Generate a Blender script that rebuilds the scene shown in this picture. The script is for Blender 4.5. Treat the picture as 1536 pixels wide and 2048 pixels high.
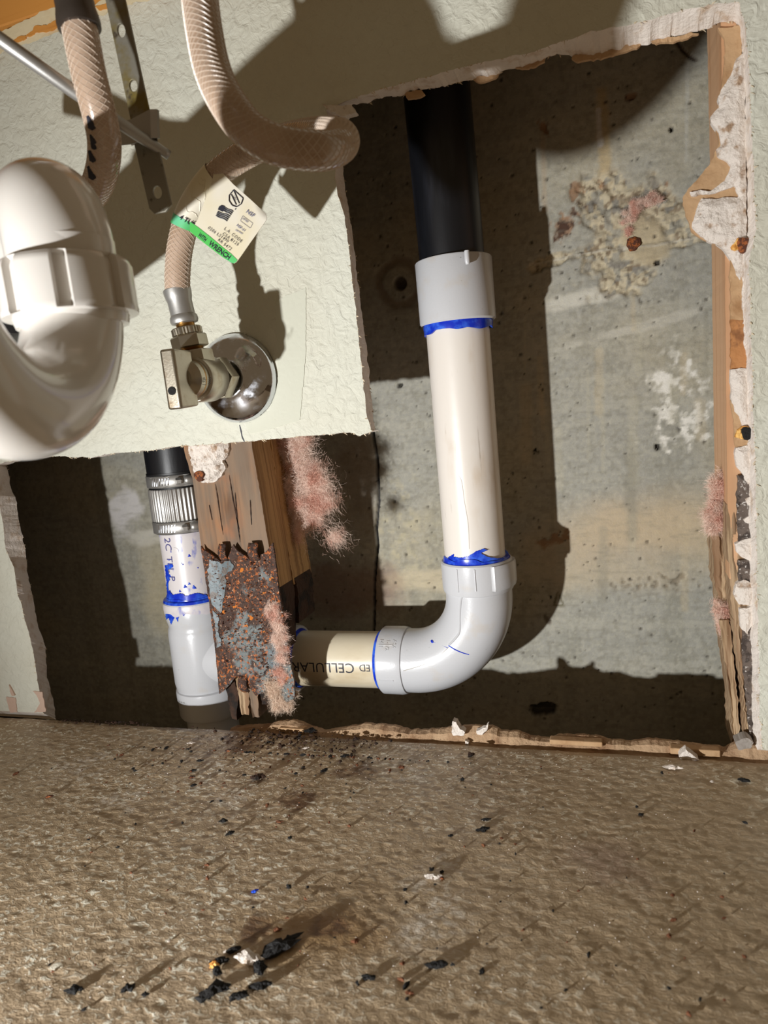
import bpy, bmesh, math, random
import numpy as np
from mathutils import Vector, Matrix
from mathutils.geometry import delaunay_2d_cdt
random.seed(7)
for o in list(bpy.data.objects): bpy.data.objects.remove(o)
S = bpy.context.scene
# ---------------------------------------------------------------- camera (from vanishing points; 1536x2048 frame)
FPX = 1400.0
DIST = 0.409
_X = -np.array([-4250, 204, FPX]); _X /= np.linalg.norm(_X)
_D = np.array([855, 9226, FPX]); _D /= np.linalg.norm(_D); _D -= _D @ _X * _X; _D /= np.linalg.norm(_D)
_F = np.cross(_X, _D)
RW = np.array([_X, _F, -_D])
CAM = np.array([0, -DIST, 0.21596])
cam = bpy.data.cameras.new('camera'); camo = bpy.data.objects.new('camera', cam); S.collection.objects.link(camo)
m = Matrix(((RW[0][0], -RW[0][1], -RW[0][2], CAM[0]), (RW[1][0], -RW[1][1], -RW[1][2], CAM[1]), (RW[2][0], -RW[2][1], -RW[2][2], CAM[2]), (0, 0, 0, 1)))
camo.matrix_world = m
cam.sensor_fit = 'HORIZONTAL'; cam.sensor_width = 36; cam.lens = FPX / 1536 * 36; cam.clip_start = 0.01
cam.dof.use_dof = True; cam.dof.focus_distance = 0.46; cam.dof.aperture_fstop = 20
S.camera = camo
# ---------------------------------------------------------------- world, light, exposure
S.view_settings.view_transform = 'Standard'; S.view_settings.look = 'None'
S.view_settings.gamma = 1; S.view_settings.use_curve_mapping = False
S.view_settings.exposure = 0.0
w = bpy.data.worlds.new('world'); S.world = w; w.use_nodes = True
w.node_tree.nodes['Background'].inputs[0].default_value = (0.53, 0.37, 0.21, 1)
w.node_tree.nodes['Background'].inputs[1].default_value = 0.26
LIGHT = (-0.357, -0.569, 0.044)
l = bpy.data.lights.new('flashlight', 'SPOT'); l.energy = 21.5; l.shadow_soft_size = 0.0075; l.color = (0.985, 0.99, 0.985)
l.spot_size = math.radians(118); l.spot_blend = 1.0
lo = bpy.data.objects.new('flashlight', l); S.collection.objects.link(lo); lo.location = LIGHT
lo.rotation_euler = (Vector((0.13, 0.1, 0.20)) - Vector(LIGHT)).to_track_quat('-Z', 'Y').to_euler()


# ---------------------------------------------------------------- helpers
def ray(px, py): return RW @ np.array([(px - 768) / FPX, (py - 1024) / FPX, 1.0])
def at(px, py, y=0.0):
    r = ray(px, py); return CAM + r * ((y + DIST) / r[1])
def on_floor(px, py, z=0.0):
    r = ray(px, py); return CAM + r * ((z - CAM[2]) / r[2])
def srgb(r, g=None, b=None):
    if g is None: r, g, b = r
    f = lambda c: ((c / 255) / 12.92 if c / 255 <= 0.04045 else ((c / 255 + 0.055) / 1.055) ** 2.4)
    return (f(r), f(g), f(b), 1)

class MT:
    def __init__(s, name, base=(200, 200, 200), rough=0.6, metal=0.0, **kw):
        s.m = bpy.data.materials.new(name); s.m.use_nodes = True; s.nt = s.m.node_tree
        s.p = s.nt.nodes['Principled BSDF']; s.p.inputs['Base Color'].default_value = srgb(base)
        s.p.inputs['Roughness'].default_value = rough; s.p.inputs['Metallic'].default_value = metal
        for k, v in kw.items(): s.p.inputs[k.replace('_', ' ')].default_value = v
        s.tc = s.nt.nodes.new('ShaderNodeTexCoord'); s.col = None; s.nrm = None; s.base = base
    def n(s, t, **props):
        x = s.nt.nodes.new(t)
        for k, v in props.items(): setattr(x, k, v)
        return x
    def coords(s, sc=(1, 1, 1)):
        mp = s.n('ShaderNodeMapping'); mp.inputs['Scale'].default_value = sc
        s.nt.links.new(s.tc.outputs['Object'], mp.inputs['Vector']); return mp.outputs[0]
    def noise(s, scale, detail=4, rough=0.55, sc=(1, 1, 1), dist=0.0):
        x = s.n('ShaderNodeTexNoise'); x.inputs['Scale'].default_value = scale; x.inputs['Detail'].default_value = detail
        x.inputs['Roughness'].default_value = rough; x.inputs['Distortion'].default_value = dist
        s.nt.links.new(s.coords(sc), x.inputs['Vector']); return x.outputs['Fac']
    def voro(s, scale, sc=(1, 1, 1), feature='F1', rnd=1.0):
        x = s.n('ShaderNodeTexVoronoi', feature=feature); x.inputs['Scale'].default_value = scale
        x.inputs['Randomness'].default_value = rnd
        s.nt.links.new(s.coords(sc), x.inputs['Vector']); return x.outputs['Distance']
    def ramp(s, v, a, b, lo=0.0, hi=1.0):
        x = s.n('ShaderNodeMapRange'); x.inputs['From Min'].default_value = a; x.inputs['From Max'].default_value = b
        x.inputs['To Min'].default_value = lo; x.inputs['To Max'].default_value = hi; x.interpolation_type = 'SMOOTHSTEP'
        s.nt.links.new(v, x.inputs['Value']); return x.outputs[0]
    def math(s, op, a, b):
        x = s.n('ShaderNodeMath', operation=op)
        for i, v in enumerate((a, b)):
            if hasattr(v, 'links'): s.nt.links.new(v, x.inputs[i])
            else: x.inputs[i].default_value = v
        return x.outputs[0]
    def layer(s, fac, color, blend='MIX', strength=1.0):
        x = s.n('ShaderNodeMixRGB', blend_type=blend)
        if strength != 1.0: fac = s.math('MULTIPLY', fac, strength)
        s.nt.links.new(fac, x.inputs[0])
        if s.col is None: x.inputs[1].default_value = srgb(s.base)
        else: s.nt.links.new(s.col, x.inputs[1])
        if hasattr(color, 'links'): s.nt.links.new(color, x.inputs[2])
        else: x.inputs[2].default_value = srgb(color)
        s.col = x.outputs[0]; s.nt.links.new(s.col, s.p.inputs['Base Color']); return s
    def attr(s, name='Col'):
        a = s.n('ShaderNodeAttribute', attribute_name=name); s.col = a.outputs['Color']; s.nt.links.new(s.col, s.p.inputs['Base Color']); return a
    def bump(s, h, dist=0.001, strength=1.0):
        b = s.n('ShaderNodeBump'); b.inputs['Distance'].default_value = dist; b.inputs['Strength'].default_value = strength
        s.nt.links.new(h, b.inputs['Height'])
        if s.nrm is not None: s.nt.links.new(s.nrm, b.inputs['Normal'])
        s.nrm = b.outputs[0]; s.nt.links.new(s.nrm, s.p.inputs['Normal']); return s
    def rough(s, h, a, b, lo, hi):
        s.nt.links.new(s.ramp(h, a, b, lo, hi), s.p.inputs['Roughness']); return s

def mesh(name, V, Fc, mat, parent=None, smooth=False, col=None, label=None, kind=None, mats=None, midx=None):
    me = bpy.data.meshes.new(name)
    me.from_pydata([tuple(map(float, v)) for v in V], [], [tuple(map(int, f)) for f in Fc])
    if mats:
        for q in mats: me.materials.append(q.m)
        me.polygons.foreach_set('material_index', np.array(midx, dtype=np.int32))
    else: me.materials.append(mat.m if isinstance(mat, MT) else mat)
    if smooth: me.polygons.foreach_set('use_smooth', np.ones(len(me.polygons), dtype=bool))
    if col is not None:
        a = me.color_attributes.new('Col', 'FLOAT_COLOR', 'POINT')
        c = np.ones((len(V), 4), dtype=np.float32); c[:, :3] = col; a.data.foreach_set('color', c.ravel())
    me.validate(); me.update()
    o = bpy.data.objects.new(name, me); S.collection.objects.link(o)
    if parent: o.parent = parent
    if label: o['label'] = label
    if kind: o['kind'] = kind
    return o
def tag(o, label, cat, group=None, kind=None):
    o['label'] = label; o['category'] = cat
    if group: o['group'] = group
    if kind: o['kind'] = kind
    return o
def empty(name, loc, label, cat, group=None):
    o = bpy.data.objects.new(name, None); o.empty_display_size = 0.01; S.collection.objects.link(o); o.location = loc
    tag(o, label, cat, group)
    bpy.context.view_layer.update()
    return o
def keep(o, parent):      # parts are modelled in world space: keep them there under their thing
    o.parent = parent; o.matrix_parent_inverse = Matrix.Translation(-Vector(parent.location)); return o
class MB:                 # mesh collector
    def __init__(s): s.V = []; s.F = []
    def add(s, V, F):
        n = len(s.V); s.V += [tuple(v) for v in V]; s.F += [tuple(i + n for i in f) for f in F]; return s
    def build(s, name, mat, parent=None, **k):
        o = mesh(name, s.V, s.F, mat, None, **k)
        if parent:
            if parent.type == 'EMPTY': keep(o, parent)
            else: o.parent = parent
        return o
def frames(P):
    P = np.array(P, float); T = np.gradient(P, axis=0); T /= np.linalg.norm(T, axis=1)[:, None]
    n = np.cross(T[0], [0.13, 0.2, 0.97]); n /= np.linalg.norm(n); N = [n]
    for i in range(1, len(P)):
        n = N[-1] - T[i] * (N[-1] @ T[i]); n /= np.linalg.norm(n); N.append(n)
    N = np.array(N); return P, T, N, np.cross(T, N)
def smoothpath(P, n):
    P = np.array(P, float); Q = np.vstack([2 * P[0] - P[1], P, 2 * P[-1] - P[-2]]); out = []
    segs = len(P) - 1; per = max(2, n // segs)
    for i in range(segs):
        a, b, c, d = Q[i:i + 4]
        for k in range(per):
            t = k / per; out.append(0.5 * ((2 * b) + (-a + c) * t + (2 * a - 5 * b + 4 * c - d) * t * t + (-a + 3 * b - 3 * c + d) * t ** 3))
    out.append(P[-1]); return np.array(out)
def tube(P, R, seg=32, caps=True, inner=None, twist=0):
    P, T, N, B = frames(P); R = np.broadcast_to(R, (len(P),)); V = []; F = []
    for i in range(len(P)):
        for k in range(seg):
            a = 2 * math.pi * k / seg; V.append(P[i] + R[i] * (math.cos(a) * N[i] + math.sin(a) * B[i]))
    for i in range(len(P) - 1):
        for k in range(seg): F.append((i * seg + k, i * seg + (k + 1) % seg, (i + 1) * seg + (k + 1) % seg, (i + 1) * seg + k))
    if caps: F.append(tuple(range(seg))[::-1]); F.append(tuple((len(P) - 1) * seg + k for k in range(seg)))
    return V, F
def lathe(prof, origin, axis, seg=48, up=None, shape=None, closed=True):   # prof: (radius, distance along the axis)
    ax = Vector(axis).normalized(); u = ax.orthogonal().normalized() if up is None else (Vector(up) - ax * Vector(up).dot(ax)).normalized()
    v = ax.cross(u); o = Vector(origin); V = []; F = []
    for j, (r, h) in enumerate(prof):
        for k in range(seg):
            a = 2 * math.pi * k / seg; rr = r if shape is None else shape(r, a, h, j)
            V.append(tuple(o + ax * h + (u * math.cos(a) + v * math.sin(a)) * rr))
    for j in range(len(prof) - 1):
        for k in range(seg): F.append((j * seg + k, j * seg + (k + 1) % seg, (j + 1) * seg + (k + 1) % seg, (j + 1) * seg + k))
    if closed: F.append(tuple(range(seg))[::-1]); F.append(tuple((len(prof) - 1) * seg + k for k in range(seg)))
    return V, F
def box(x0, x1, y0, y1, z0, z1):
    V = [(x, y, z) for x in (x0, x1) for y in (y0, y1) for z in (z0, z1)]
    return V, [(0, 1, 3, 2), (4, 6, 7, 5), (0, 4, 5, 1), (2, 3, 7, 6), (0, 2, 6, 4), (1, 5, 7, 3)]
def bevel(o, w=0.0004, seg=2):
    b = o.modifiers.new('bevel', 'BEVEL'); b.width = w; b.segments = seg; b.limit_method = 'ANGLE'; b.angle_limit = math.radians(35); return o
# value noise in numpy
def _h(ix, iy, seed):
    n = (ix * 374761393 + iy * 668265263 + seed * 974634777) & 0xffffffff
    n = ((n ^ (n >> 13)) * 1274126177) & 0xffffffff
    return ((n ^ (n >> 16)) & 0xffff) / 65535.0
def vnoise(x, y, seed=0):
    xi = np.floor(x).astype(np.int64); yi = np.floor(y).astype(np.int64); fx = x - xi; fy = y - yi
    fx = fx * fx * (3 - 2 * fx); fy = fy * fy * (3 - 2 * fy)
    a = _h(xi, yi, seed); b = _h(xi + 1, yi, seed); c = _h(xi, yi + 1, seed); d = _h(xi + 1, yi + 1, seed)
    return (a * (1 - fx) + b * fx) * (1 - fy) + (c * (1 - fx) + d * fx) * fy
def fbm(x, y, seed=0, octv=4, gain=0.5):
    s = 0; a = 1; t = 0
    for i in range(octv): s = s + a * vnoise(x * 2 ** i + 17.3 * i, y * 2 ** i - 9.1 * i, seed + i); t += a; a *= gain
    return s / t
def sstep(a, b, x): t = np.clip((x - a) / (b - a), 0, 1); return t * t * (3 - 2 * t)
def resample(P, step):
    P = np.array(P, float); d = np.r_[0, np.cumsum(np.linalg.norm(np.diff(P, axis=0), axis=1))]
    n = max(2, int(d[-1] / step)); t = np.linspace(0, d[-1], n)
    return np.stack([np.interp(t, d, P[:, i]) for i in range(P.shape[1])], 1)
def inpoly(X, Z, poly):
    poly = np.array(poly); c = np.zeros(X.shape, bool); j = len(poly) - 1
    for i in range(len(poly)):
        xi, zi = poly[i]; xj, zj = poly[j]
        c ^= ((zi > Z) != (zj > Z)) & (X < (xj - xi) * (Z - zi) / (zj - zi + 1e-12) + xi); j = i
    return c
def pxpoly(px, y): return [tuple(at(a, b, y)[[0, 2]]) for a, b in px]
def slab(name, px, y0, y1, mat, parent=None, step=0.0012, jag=0.0006, amp=0.0004, edge=0.0, freq=500, seed=1, curve=None, **k):
    """a ragged sheet: outline given on the plane y0, front relief, real thickness down to y1"""
    P = resample(pxpoly(list(px) + [px[0]], y0), step)[:-1]
    for i, (a, b) in enumerate(P):
        n = (fbm(np.array([a * freq]), np.array([b * freq]), seed)[0] - 0.5) * 2 * jag; q = (fbm(np.array([a * freq]), np.array([b * freq]), seed + 50)[0] - 0.5) * 2 * jag
        P[i] = (a + n, b + q)
    x0, z0 = P.min(0); x1, z1 = P.max(0); st = step * 1.15
    gx, gz = np.meshgrid(np.arange(x0, x1, st), np.arange(z0, z1, st)); gx = gx + (np.random.RandomState(seed).rand(*gx.shape) - .5) * st * .6; gz = gz + (np.random.RandomState(seed + 1).rand(*gx.shape) - .5) * st * .6
    mk = inpoly(gx, gz, P); G = np.stack([gx[mk], gz[mk]], 1)
    if len(G): # keep grid points off the outline
        d = np.min(np.linalg.norm(G[:, None] - P[None], axis=2), axis=1) if len(G) * len(P) < 3e7 else np.ones(len(G)); G = G[d > st * .5]
    pts = [Vector(p) for p in P] + [Vector(g) for g in G]
    r = delaunay_2d_cdt(pts, [], [list(range(len(P)))], 1, 1e-7)
    V2, tris = r[0], [f for f in r[2] if len(f) >= 3]
    A = np.array([(v.x, v.y) for v in V2]); nB = len(P)
    dist = np.min(np.linalg.norm(A[:, None] - P[None], axis=2), axis=1) if len(A) * nB < 4e7 else np.ones(len(A))
    h = (fbm(A[:, 0] * freq, A[:, 1] * freq, seed + 9) - 0.5) * 2 * amp + edge * (1 - sstep(0, 0.004, dist))
    Y = y0 + h
    if curve is not None: Y = Y + curve(A[:, 0], A[:, 1])
    V = [(a[0], yy, a[1]) for a, yy in zip(A, Y)]; F = []
    for f in tris:
        p = [A[i] for i in f[:3]]; cr = (p[1][0] - p[0][0]) * (p[2][1] - p[0][1]) - (p[1][1] - p[0][1]) * (p[2][0] - p[0][0])
        F.append(tuple(f) if cr > 0 else tuple(f)[::-1])
    orig = r[3]; order = [None] * nB
    for vi, lst in enumerate(orig):
        for q in lst:
            if q < nB: order[q] = vi
    order = [q for q in order if q is not None]; n0 = len(V)
    th = (Y[order] - y0) + y1
    V += [(A[q][0], float(t), A[q][1]) for q, t in zip(order, th)]; nb = len(order)
    ar = sum(P[i][0] * P[(i + 1) % nB][1] - P[(i + 1) % nB][0] * P[i][1] for i in range(nB))
    for i in range(nb):
        j = (i + 1) % nb; f = (order[i], n0 + i, n0 + j, order[j]); F.append(f if ar > 0 else f[::-1])
    b = tuple(n0 + i for i in range(nb)); F.append(b[::-1] if ar > 0 else b)
    # normals: front faces -y
    o = mesh(name, V, [f[::1] for f in F], mat, **k)
    if parent:
        if parent.type == 'EMPTY': keep(o, parent)
        else: o.parent = parent
    return o
def text_mesh(txt, size, mapf, name, mat, parent, thick=0.0, spacing=1.0, resx=3):
    c = bpy.data.curves.new('lettering', 'FONT'); c.body = txt; c.size = size; c.space_character = spacing; c.resolution_u = resx; c.offset = thick
    c.align_x = 'LEFT'; ob = bpy.data.objects.new('lettering', c); S.collection.objects.link(ob)
    bpy.context.view_layer.update(); dg = bpy.context.evaluated_depsgraph_get(); me = ob.evaluated_get(dg).to_mesh()
    bm = bmesh.new(); bm.from_mesh(me); bmesh.ops.triangulate(bm, faces=bm.faces)
    for _ in range(1):
        bmesh.ops.subdivide_edges(bm, edges=[e for e in bm.edges if e.calc_length() > size * .15], cuts=2)
    V = [mapf(v.co.x, v.co.y) for v in bm.verts]; bm.verts.index_update(); F = [tuple(v.index for v in f.verts) for f in bm.faces]
    bm.free(); bpy.data.objects.remove(ob); bpy.data.curves.remove(c)
    mb = MB(); mb.V = V; mb.F = F
    return mb.build(name, mat, parent)

# ---------------------------------------------------------------- materials
m_paint = MT('painted_drywall', (208, 208, 194), 0.75)
m_paint.layer(m_paint.ramp(m_paint.noise(9, 3), 0.35, 0.7), (202, 199, 182)).layer(m_paint.ramp(m_paint.noise(160, 4), 0.62, 0.8), (190, 187, 168), strength=.5)
m_paint.bump(m_paint.noise(170, 5, 0.55, dist=0.8), 0.0018, 0.9).bump(m_paint.ramp(m_paint.voro(75, feature='DISTANCE_TO_EDGE'), 0, 0.12), 0.0003, 0.35)
m_gyp = MT('gypsum_core', (238, 228, 218), 0.9)
m_gyp.layer(m_gyp.ramp(m_gyp.noise(120, 4), 0.5, 0.75), (212, 190, 168)).bump(m_gyp.noise(420, 5, 0.7), 0.0012, 0.8)
m_gypw = MT('broken_gypsum', (232, 222, 212), 0.9)
m_gypw.layer(m_gypw.ramp(m_gypw.noise(150, 4), 0.55, 0.72), (176, 148, 122)).bump(m_gypw.noise(500, 5, 0.7), 0.0016, 0.9)
m_paper = MT('brown_facing_paper', (186, 152, 114), 0.85)
m_paper.layer(m_paper.ramp(m_paper.noise(70, 4), 0.45, 0.75), (160, 122, 84)).bump(m_paper.noise(300, 4), 0.0006, 0.6)
m_fray = MT('frayed_paper', (205, 188, 160), 0.9)
m_conc = MT('poured_concrete', rough=0.82); m_conc.attr()
m_conc.layer(m_conc.ramp(m_conc.noise(260, 4, sc=(.25, 1, 1)), 0.45, 0.8), (120, 117, 104), strength=.35)
m_conc.layer(m_conc.ramp(m_conc.noise(700, 3), 0.3, 0.7), (205, 203, 190), 'OVERLAY', .3)
m_conc.bump(m_conc.noise(380, 6, .65), 0.0009, 0.5)
m_floor = MT('cabinet_floor_sheet', rough=0.38); m_floor.attr()
nb = m_floor.noise(330, 4, .6, sc=(.75, 1.15, 1), dist=.8)
at2 = m_floor.n('ShaderNodeAttribute', attribute_name='Col')
m_floor.layer(m_floor.math('MULTIPLY', m_floor.ramp(nb, 0.54, 0.61), m_floor.math('MULTIPLY', at2.outputs['Alpha'], 1)), (236, 230, 212))
m_floor.layer(m_floor.ramp(m_floor.noise(900, 2), 0.68, 0.8), (232, 218, 192), strength=.35)
m_floor.bump(nb, 0.0010, 0.8).bump(m_floor.noise(1400, 2), 0.0003, 0.5)
m_floor.rough(m_floor.noise(60, 4), .35, .7, .3, .55)
m_black = MT('black_abs', (17, 18, 22), 0.38); m_black.layer(m_black.ramp(m_black.noise(60, 5, sc=(1, 1, .15)), .5, .75), (40, 42, 50)); m_black.bump(m_black.noise(300, 3, sc=(1, 1, .2)), .0002, .4)
m_rub = MT('black_rubber', (18, 18, 20), 0.45)
m_pvc = MT('white_pvc_pipe', (230, 223, 214), 0.33)
m_pvc.layer(m_pvc.ramp(m_pvc.noise(40, 5, sc=(1, 1, .35)), .5, .75), (205, 184, 158), strength=.75).layer(m_pvc.ramp(m_pvc.noise(220, 5, sc=(1, 1, .12)), .62, .75), (150, 132, 112), strength=.5).bump(m_pvc.noise(150, 3), .0002, .3)
m_pvcl = MT('dirty_pvc_pipe', (222, 210, 184), 0.35)
m_pvcl.layer(m_pvcl.ramp(m_pvcl.noise(35, 5, sc=(.5, 1, 1)), .45, .75), (190, 168, 130), strength=.8).bump(m_pvcl.noise(150, 3), .0002, .3)
m_fit = MT('white_pvc_fitting', (201, 202, 205), 0.28)
m_fit.layer(m_fit.ramp(m_fit.noise(60, 4), .55, .75), (200, 192, 182), strength=.5).layer(m_fit.ramp(m_fit.noise(420, 3), .72, .78), (120, 110, 98), strength=.6).bump(m_fit.noise(700, 2), .00015, .35)
m_bluepvc = MT('blue_smudged_pvc', (220, 214, 214), 0.33)
m_bluepvc.layer(m_bluepvc.ramp(m_bluepvc.noise(130, 5, sc=(1, 1, .5)), .55, .68), (96, 110, 200), strength=.8).layer(m_bluepvc.ramp(m_bluepvc.noise(50, 4), .5, .7), (205, 198, 205))
m_blue = MT('blue_cement', (22, 50, 190), 0.22); m_blue.layer(m_blue.ramp(m_blue.noise(130, 4), .42, .7), (60, 110, 232))
m_ink = MT('black_ink', (34, 34, 48), 0.5)
m_inkg = MT('grey_ink', (110, 112, 140), 0.5)
m_chrome = MT('chrome', (215, 218, 226), 0.09, 1.0)
m_chrome.rough(m_chrome.noise(120, 5), .4, .75, .05, .38).bump(m_chrome.noise(600, 3), .0001, .25)
m_nickel = MT('satin_nickel', (182, 174, 158), 0.32, 1.0)
m_nickel.layer(m_nickel.ramp(m_nickel.noise(90, 4), .5, .75), (150, 132, 108)).bump(m_nickel.noise(900, 2), .0001, .4)
m_brass = MT('brass', (170, 128, 70), 0.35, 1.0)
m_steel = MT('stainless_steel', (176, 174, 170), 0.42, 0.75); m_steel.bump(m_steel.noise(500, 3), .0001, .3)
m_strap = MT('tarnished_steel', (142, 138, 126), 0.5, 0.6)
m_strap.layer(m_strap.ramp(m_strap.noise(55, 4), .5, .68), (132, 116, 58)).layer(m_strap.ramp(m_strap.noise(160, 5), .58, .7), (84, 74, 62)).bump(m_strap.noise(400, 3), .0003, .4)
m_dkst = MT('dark_steel', (88, 80, 74), .4, .7)
m_hose = MT('clear_vinyl_hose', (186, 162, 142), 0.2); m_hose.p.inputs['Coat Weight'].default_value = .6; m_hose.p.inputs['Subsurface Weight'].default_value = .25; m_hose.p.inputs['Subsurface Radius'].default_value = (.004, .003, .002)
m_hose.layer(m_hose.ramp(m_hose.noise(60, 2), .3, .7), (168, 142, 120))
m_braid = MT('hose_braid', (208, 190, 172), 0.3)
m_tagp = MT('paper_tag', (226, 220, 206), 0.5); m_tagp.layer(m_tagp.ramp(m_tagp.noise(30, 2), .4, .65), (222, 211, 180))
m_green = MT('green_band', (78, 190, 84), 0.5); m_green.layer(m_green.ramp(m_green.noise(45, 2), .5, .7), (104, 196, 150))
m_trap = MT('white_trap_plastic', (218, 213, 206), 0.2, 0, Coat_Weight=.4); m_trap.p.inputs['Subsurface Weight'].default_value = .15; m_trap.p.inputs['Subsurface Radius'].default_value = (.004, .003, .0025)
m_wood = MT('pine_stud', (150, 106, 68), 0.75)
m_wood.layer(m_wood.ramp(m_wood.noise(30, 5, sc=(6, 3, .35), dist=.5), .4, .65), (90, 62, 40), strength=.9).layer(m_wood.ramp(m_wood.noise(24, 3, sc=(1, 1, .6)), .4, .65), (118, 104, 88), strength=.75).layer(m_wood.ramp(m_wood.noise(38, 3, sc=(1, 1, .5)), .55, .68), (164, 100, 54), strength=.7).bump(m_wood.noise(60, 5, sc=(6, 3, .3)), .0008, .7)
m_woods = MT('pine_side', (186, 146, 94), 0.75)
m_woods.layer(m_woods.ramp(m_woods.noise(42, 5, sc=(2, 6, .12), dist=.6), .4, .62), (140, 102, 60), strength=.9).bump(m_woods.noise(60, 5, sc=(2, 6, .2)), .0006, .7)
m_woodn = MT('clean_pine', (206, 164, 126), 0.6)
m_woodn.layer(m_woodn.ramp(m_woodn.noise(30, 3, sc=(2, 6, .15), dist=.2), .45, .6), (188, 140, 100), strength=.7).bump(m_woodn.noise(60, 3, sc=(3, 6, .2)), .0003, .5)
m_woodg = MT('weathered_pine', (176, 150, 118), 0.8)
m_woodg.layer(m_woodg.ramp(m_woodg.noise(40, 5, sc=(5, 5, .3)), .42, .6), (134, 104, 76)).bump(m_woodg.noise(80, 5, sc=(5, 5, .2)), .0012, .8)
m_rot = MT('rotten_wood', (62, 40, 26), 0.9); m_rot.layer(m_rot.ramp(m_rot.noise(90, 5), .45, .65), (26, 18, 13)).bump(m_rot.noise(300, 5), .0015, .9)
m_rail = MT('varnished_rail', (214, 148, 72), 0.45)
m_rail.layer(m_rail.ramp(m_rail.noise(16, 4, sc=(.4, 2, 5), dist=1.0), .45, .62), (192, 122, 52)).bump(m_rail.noise(60, 3, sc=(.3, 2, 4)), .0002, .4)
m_smear = MT('paint_smear', (222, 206, 170), 0.6); m_smear.layer(m_smear.ramp(m_smear.noise(60, 4, sc=(.5, 1, 1)), .5, .6), (214, 190, 150)).bump(m_smear.noise(120, 4), .0005, .6)
m_rust = MT('rusted_steel', (84, 64, 56), 0.7, 0.1)
m_rust.layer(m_rust.ramp(m_rust.noise(34, 3), .54, .62), (128, 136, 136)).layer(m_rust.ramp(m_rust.noise(260, 5), .50, .60), (70, 48, 38), strength=.9)
m_rust.layer(m_rust.math('MULTIPLY', m_rust.ramp(m_rust.noise(60, 2), .38, .55), m_rust.ramp(m_rust.noise(420, 4, .7), .53, .62)), (196, 112, 58)).layer(m_rust.ramp(m_rust.noise(640, 3), .62, .68), (216, 176, 146), strength=.8).layer(m_rust.ramp(m_rust.noise(430, 4, .6), .60, .66), (36, 30, 30)).layer(m_rust.ramp(m_rust.noise(140, 2), .68, .72), (226, 132, 44), strength=.9)
m_rust.bump(m_rust.noise(700, 5, .7), .0016, .9)
m_rustd = MT('dark_rust', (84, 46, 28), 0.85); m_rustd.layer(m_rustd.ramp(m_rustd.noise(400, 4), .5, .6), (150, 84, 40)).bump(m_rustd.noise(600, 4), .001, .8)
m_pink = MT('pink_glass_wool', (246, 220, 204), 0.9); m_pink.layer(m_pink.ramp(m_pink.noise(70, 4), .45, .65), (236, 186, 166)); m_pink.p.inputs['Subsurface Weight'].default_value = 0.0
m_pink2 = MT('pale_glass_wool', (236, 212, 190), 0.9)
m_char = MT('black_char', (17, 15, 14), 0.85); m_char.bump(m_char.noise(900, 4), .001, .8)
m_brown = MT('brown_crumb', (104, 62, 36), 0.9)
m_seam = MT('mould_line', (188, 182, 172), 0.4)

# ================================================================ STRUCTURE
def structure(o): o['kind'] = 'structure'; return o
TH = 0.0155
# ---- drywall: one sheet whose lower edge is cut away (front outline and back outline differ: the cut is slanted and ragged)
E1f = [(86, 1426), (82, 1398), (76, 1367), (68, 1311), (61, 1277), (50, 1240), (44, 1214), (34, 1183), (28, 1135), (11, 1098), (6, 1050), (0, 1017), (-5, 970), (-8, 930)]
E1b = [(112, 1440), (106, 1400), (93, 1349), (91, 1294), (76, 1254), (69, 1211), (55, 1141), (51, 1098), (38, 1047), (34, 1005), (21, 971), (14, 937), (12, 932), (10, 930)]
E2f = [(-8, 930), (20, 922), (100, 912), (180, 915), (240, 905), (300, 901), (350, 893), (420, 888), (490, 884), (540, 878), (600, 873), (660, 868), (700, 866), (720, 872), (743, 862)]
E3f = [(743, 862), (733, 830), (728, 781), (722, 720), (716, 660), (708, 586), (700, 520), (689, 430), (675, 390), (671, 351), (668, 290), (652, 222)]
E3b = [(750, 866), (748, 830), (742, 790), (737, 730), (732, 683), (720, 600), (712, 530), (700, 430), (694, 400), (687, 344), (682, 300), (675, 232)]
E4f = [(652, 222), (660, 213), (690, 203), (725, 190), (760, 179), (830, 160), (912, 138), (994, 118), (1060, 106), (1120, 85), (1180, 64), (1285, 43), (1364, 20), (1430, 8), (1478, 2)]
E4b = [(675, 232), (690, 226), (712, 208), (735, 208), (760, 198), (807, 190), (880, 170), (945, 159), (1006, 144), (1060, 132), (1110, 112), (1170, 112), (1239, 100), (1344, 74), (1469, 41)]
E5f = [(1478, 2), (1488, 40), (1493, 78), (1500, 156), (1504, 273), (1508, 352), (1512, 469), (1498, 520), (1500, 625), (1504, 742), (1508, 874), (1512, 950), (1513, 1065), (1514, 1160), (1516, 1255), (1518, 1331), (1518, 1407), (1524, 1500)]
E5b = [(1469, 41), (1476, 60), (1480, 90), (1486, 156), (1488, 273), (1490, 352), (1492, 469), (1482, 520), (1484, 625), (1488, 742), (1492, 874), (1496, 950), (1496, 1065), (1496, 1160), (1499, 1255), (1501, 1331), (1500, 1407), (1504, 1500)]
def edge_pair(f, b, jf, jb, seed):
    A = resample([at(x, y, 0) for x, y in f], 0.0013); n = len(A)
    B0 = resample([at(x, y, TH) for x, y in b], 0.0006) if b is not None else None
    B = np.array([B0[int(round(i / (n - 1) * (len(B0) - 1)))] for i in range(n)]) if b is not None else A + [0, TH, 0]
    k = np.arange(n)
    for (Q, j, s) in ((A, jf, seed), (B, jb, seed + 5)):
        Q[:, 0] += (fbm(k * .3, k * 0, s, 5, .6) - .5) * 2 * j; Q[:, 2] += (fbm(k * .3, k * 0 + 9, s, 5, .6) - .5) * 2 * j
    return A, B
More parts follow.
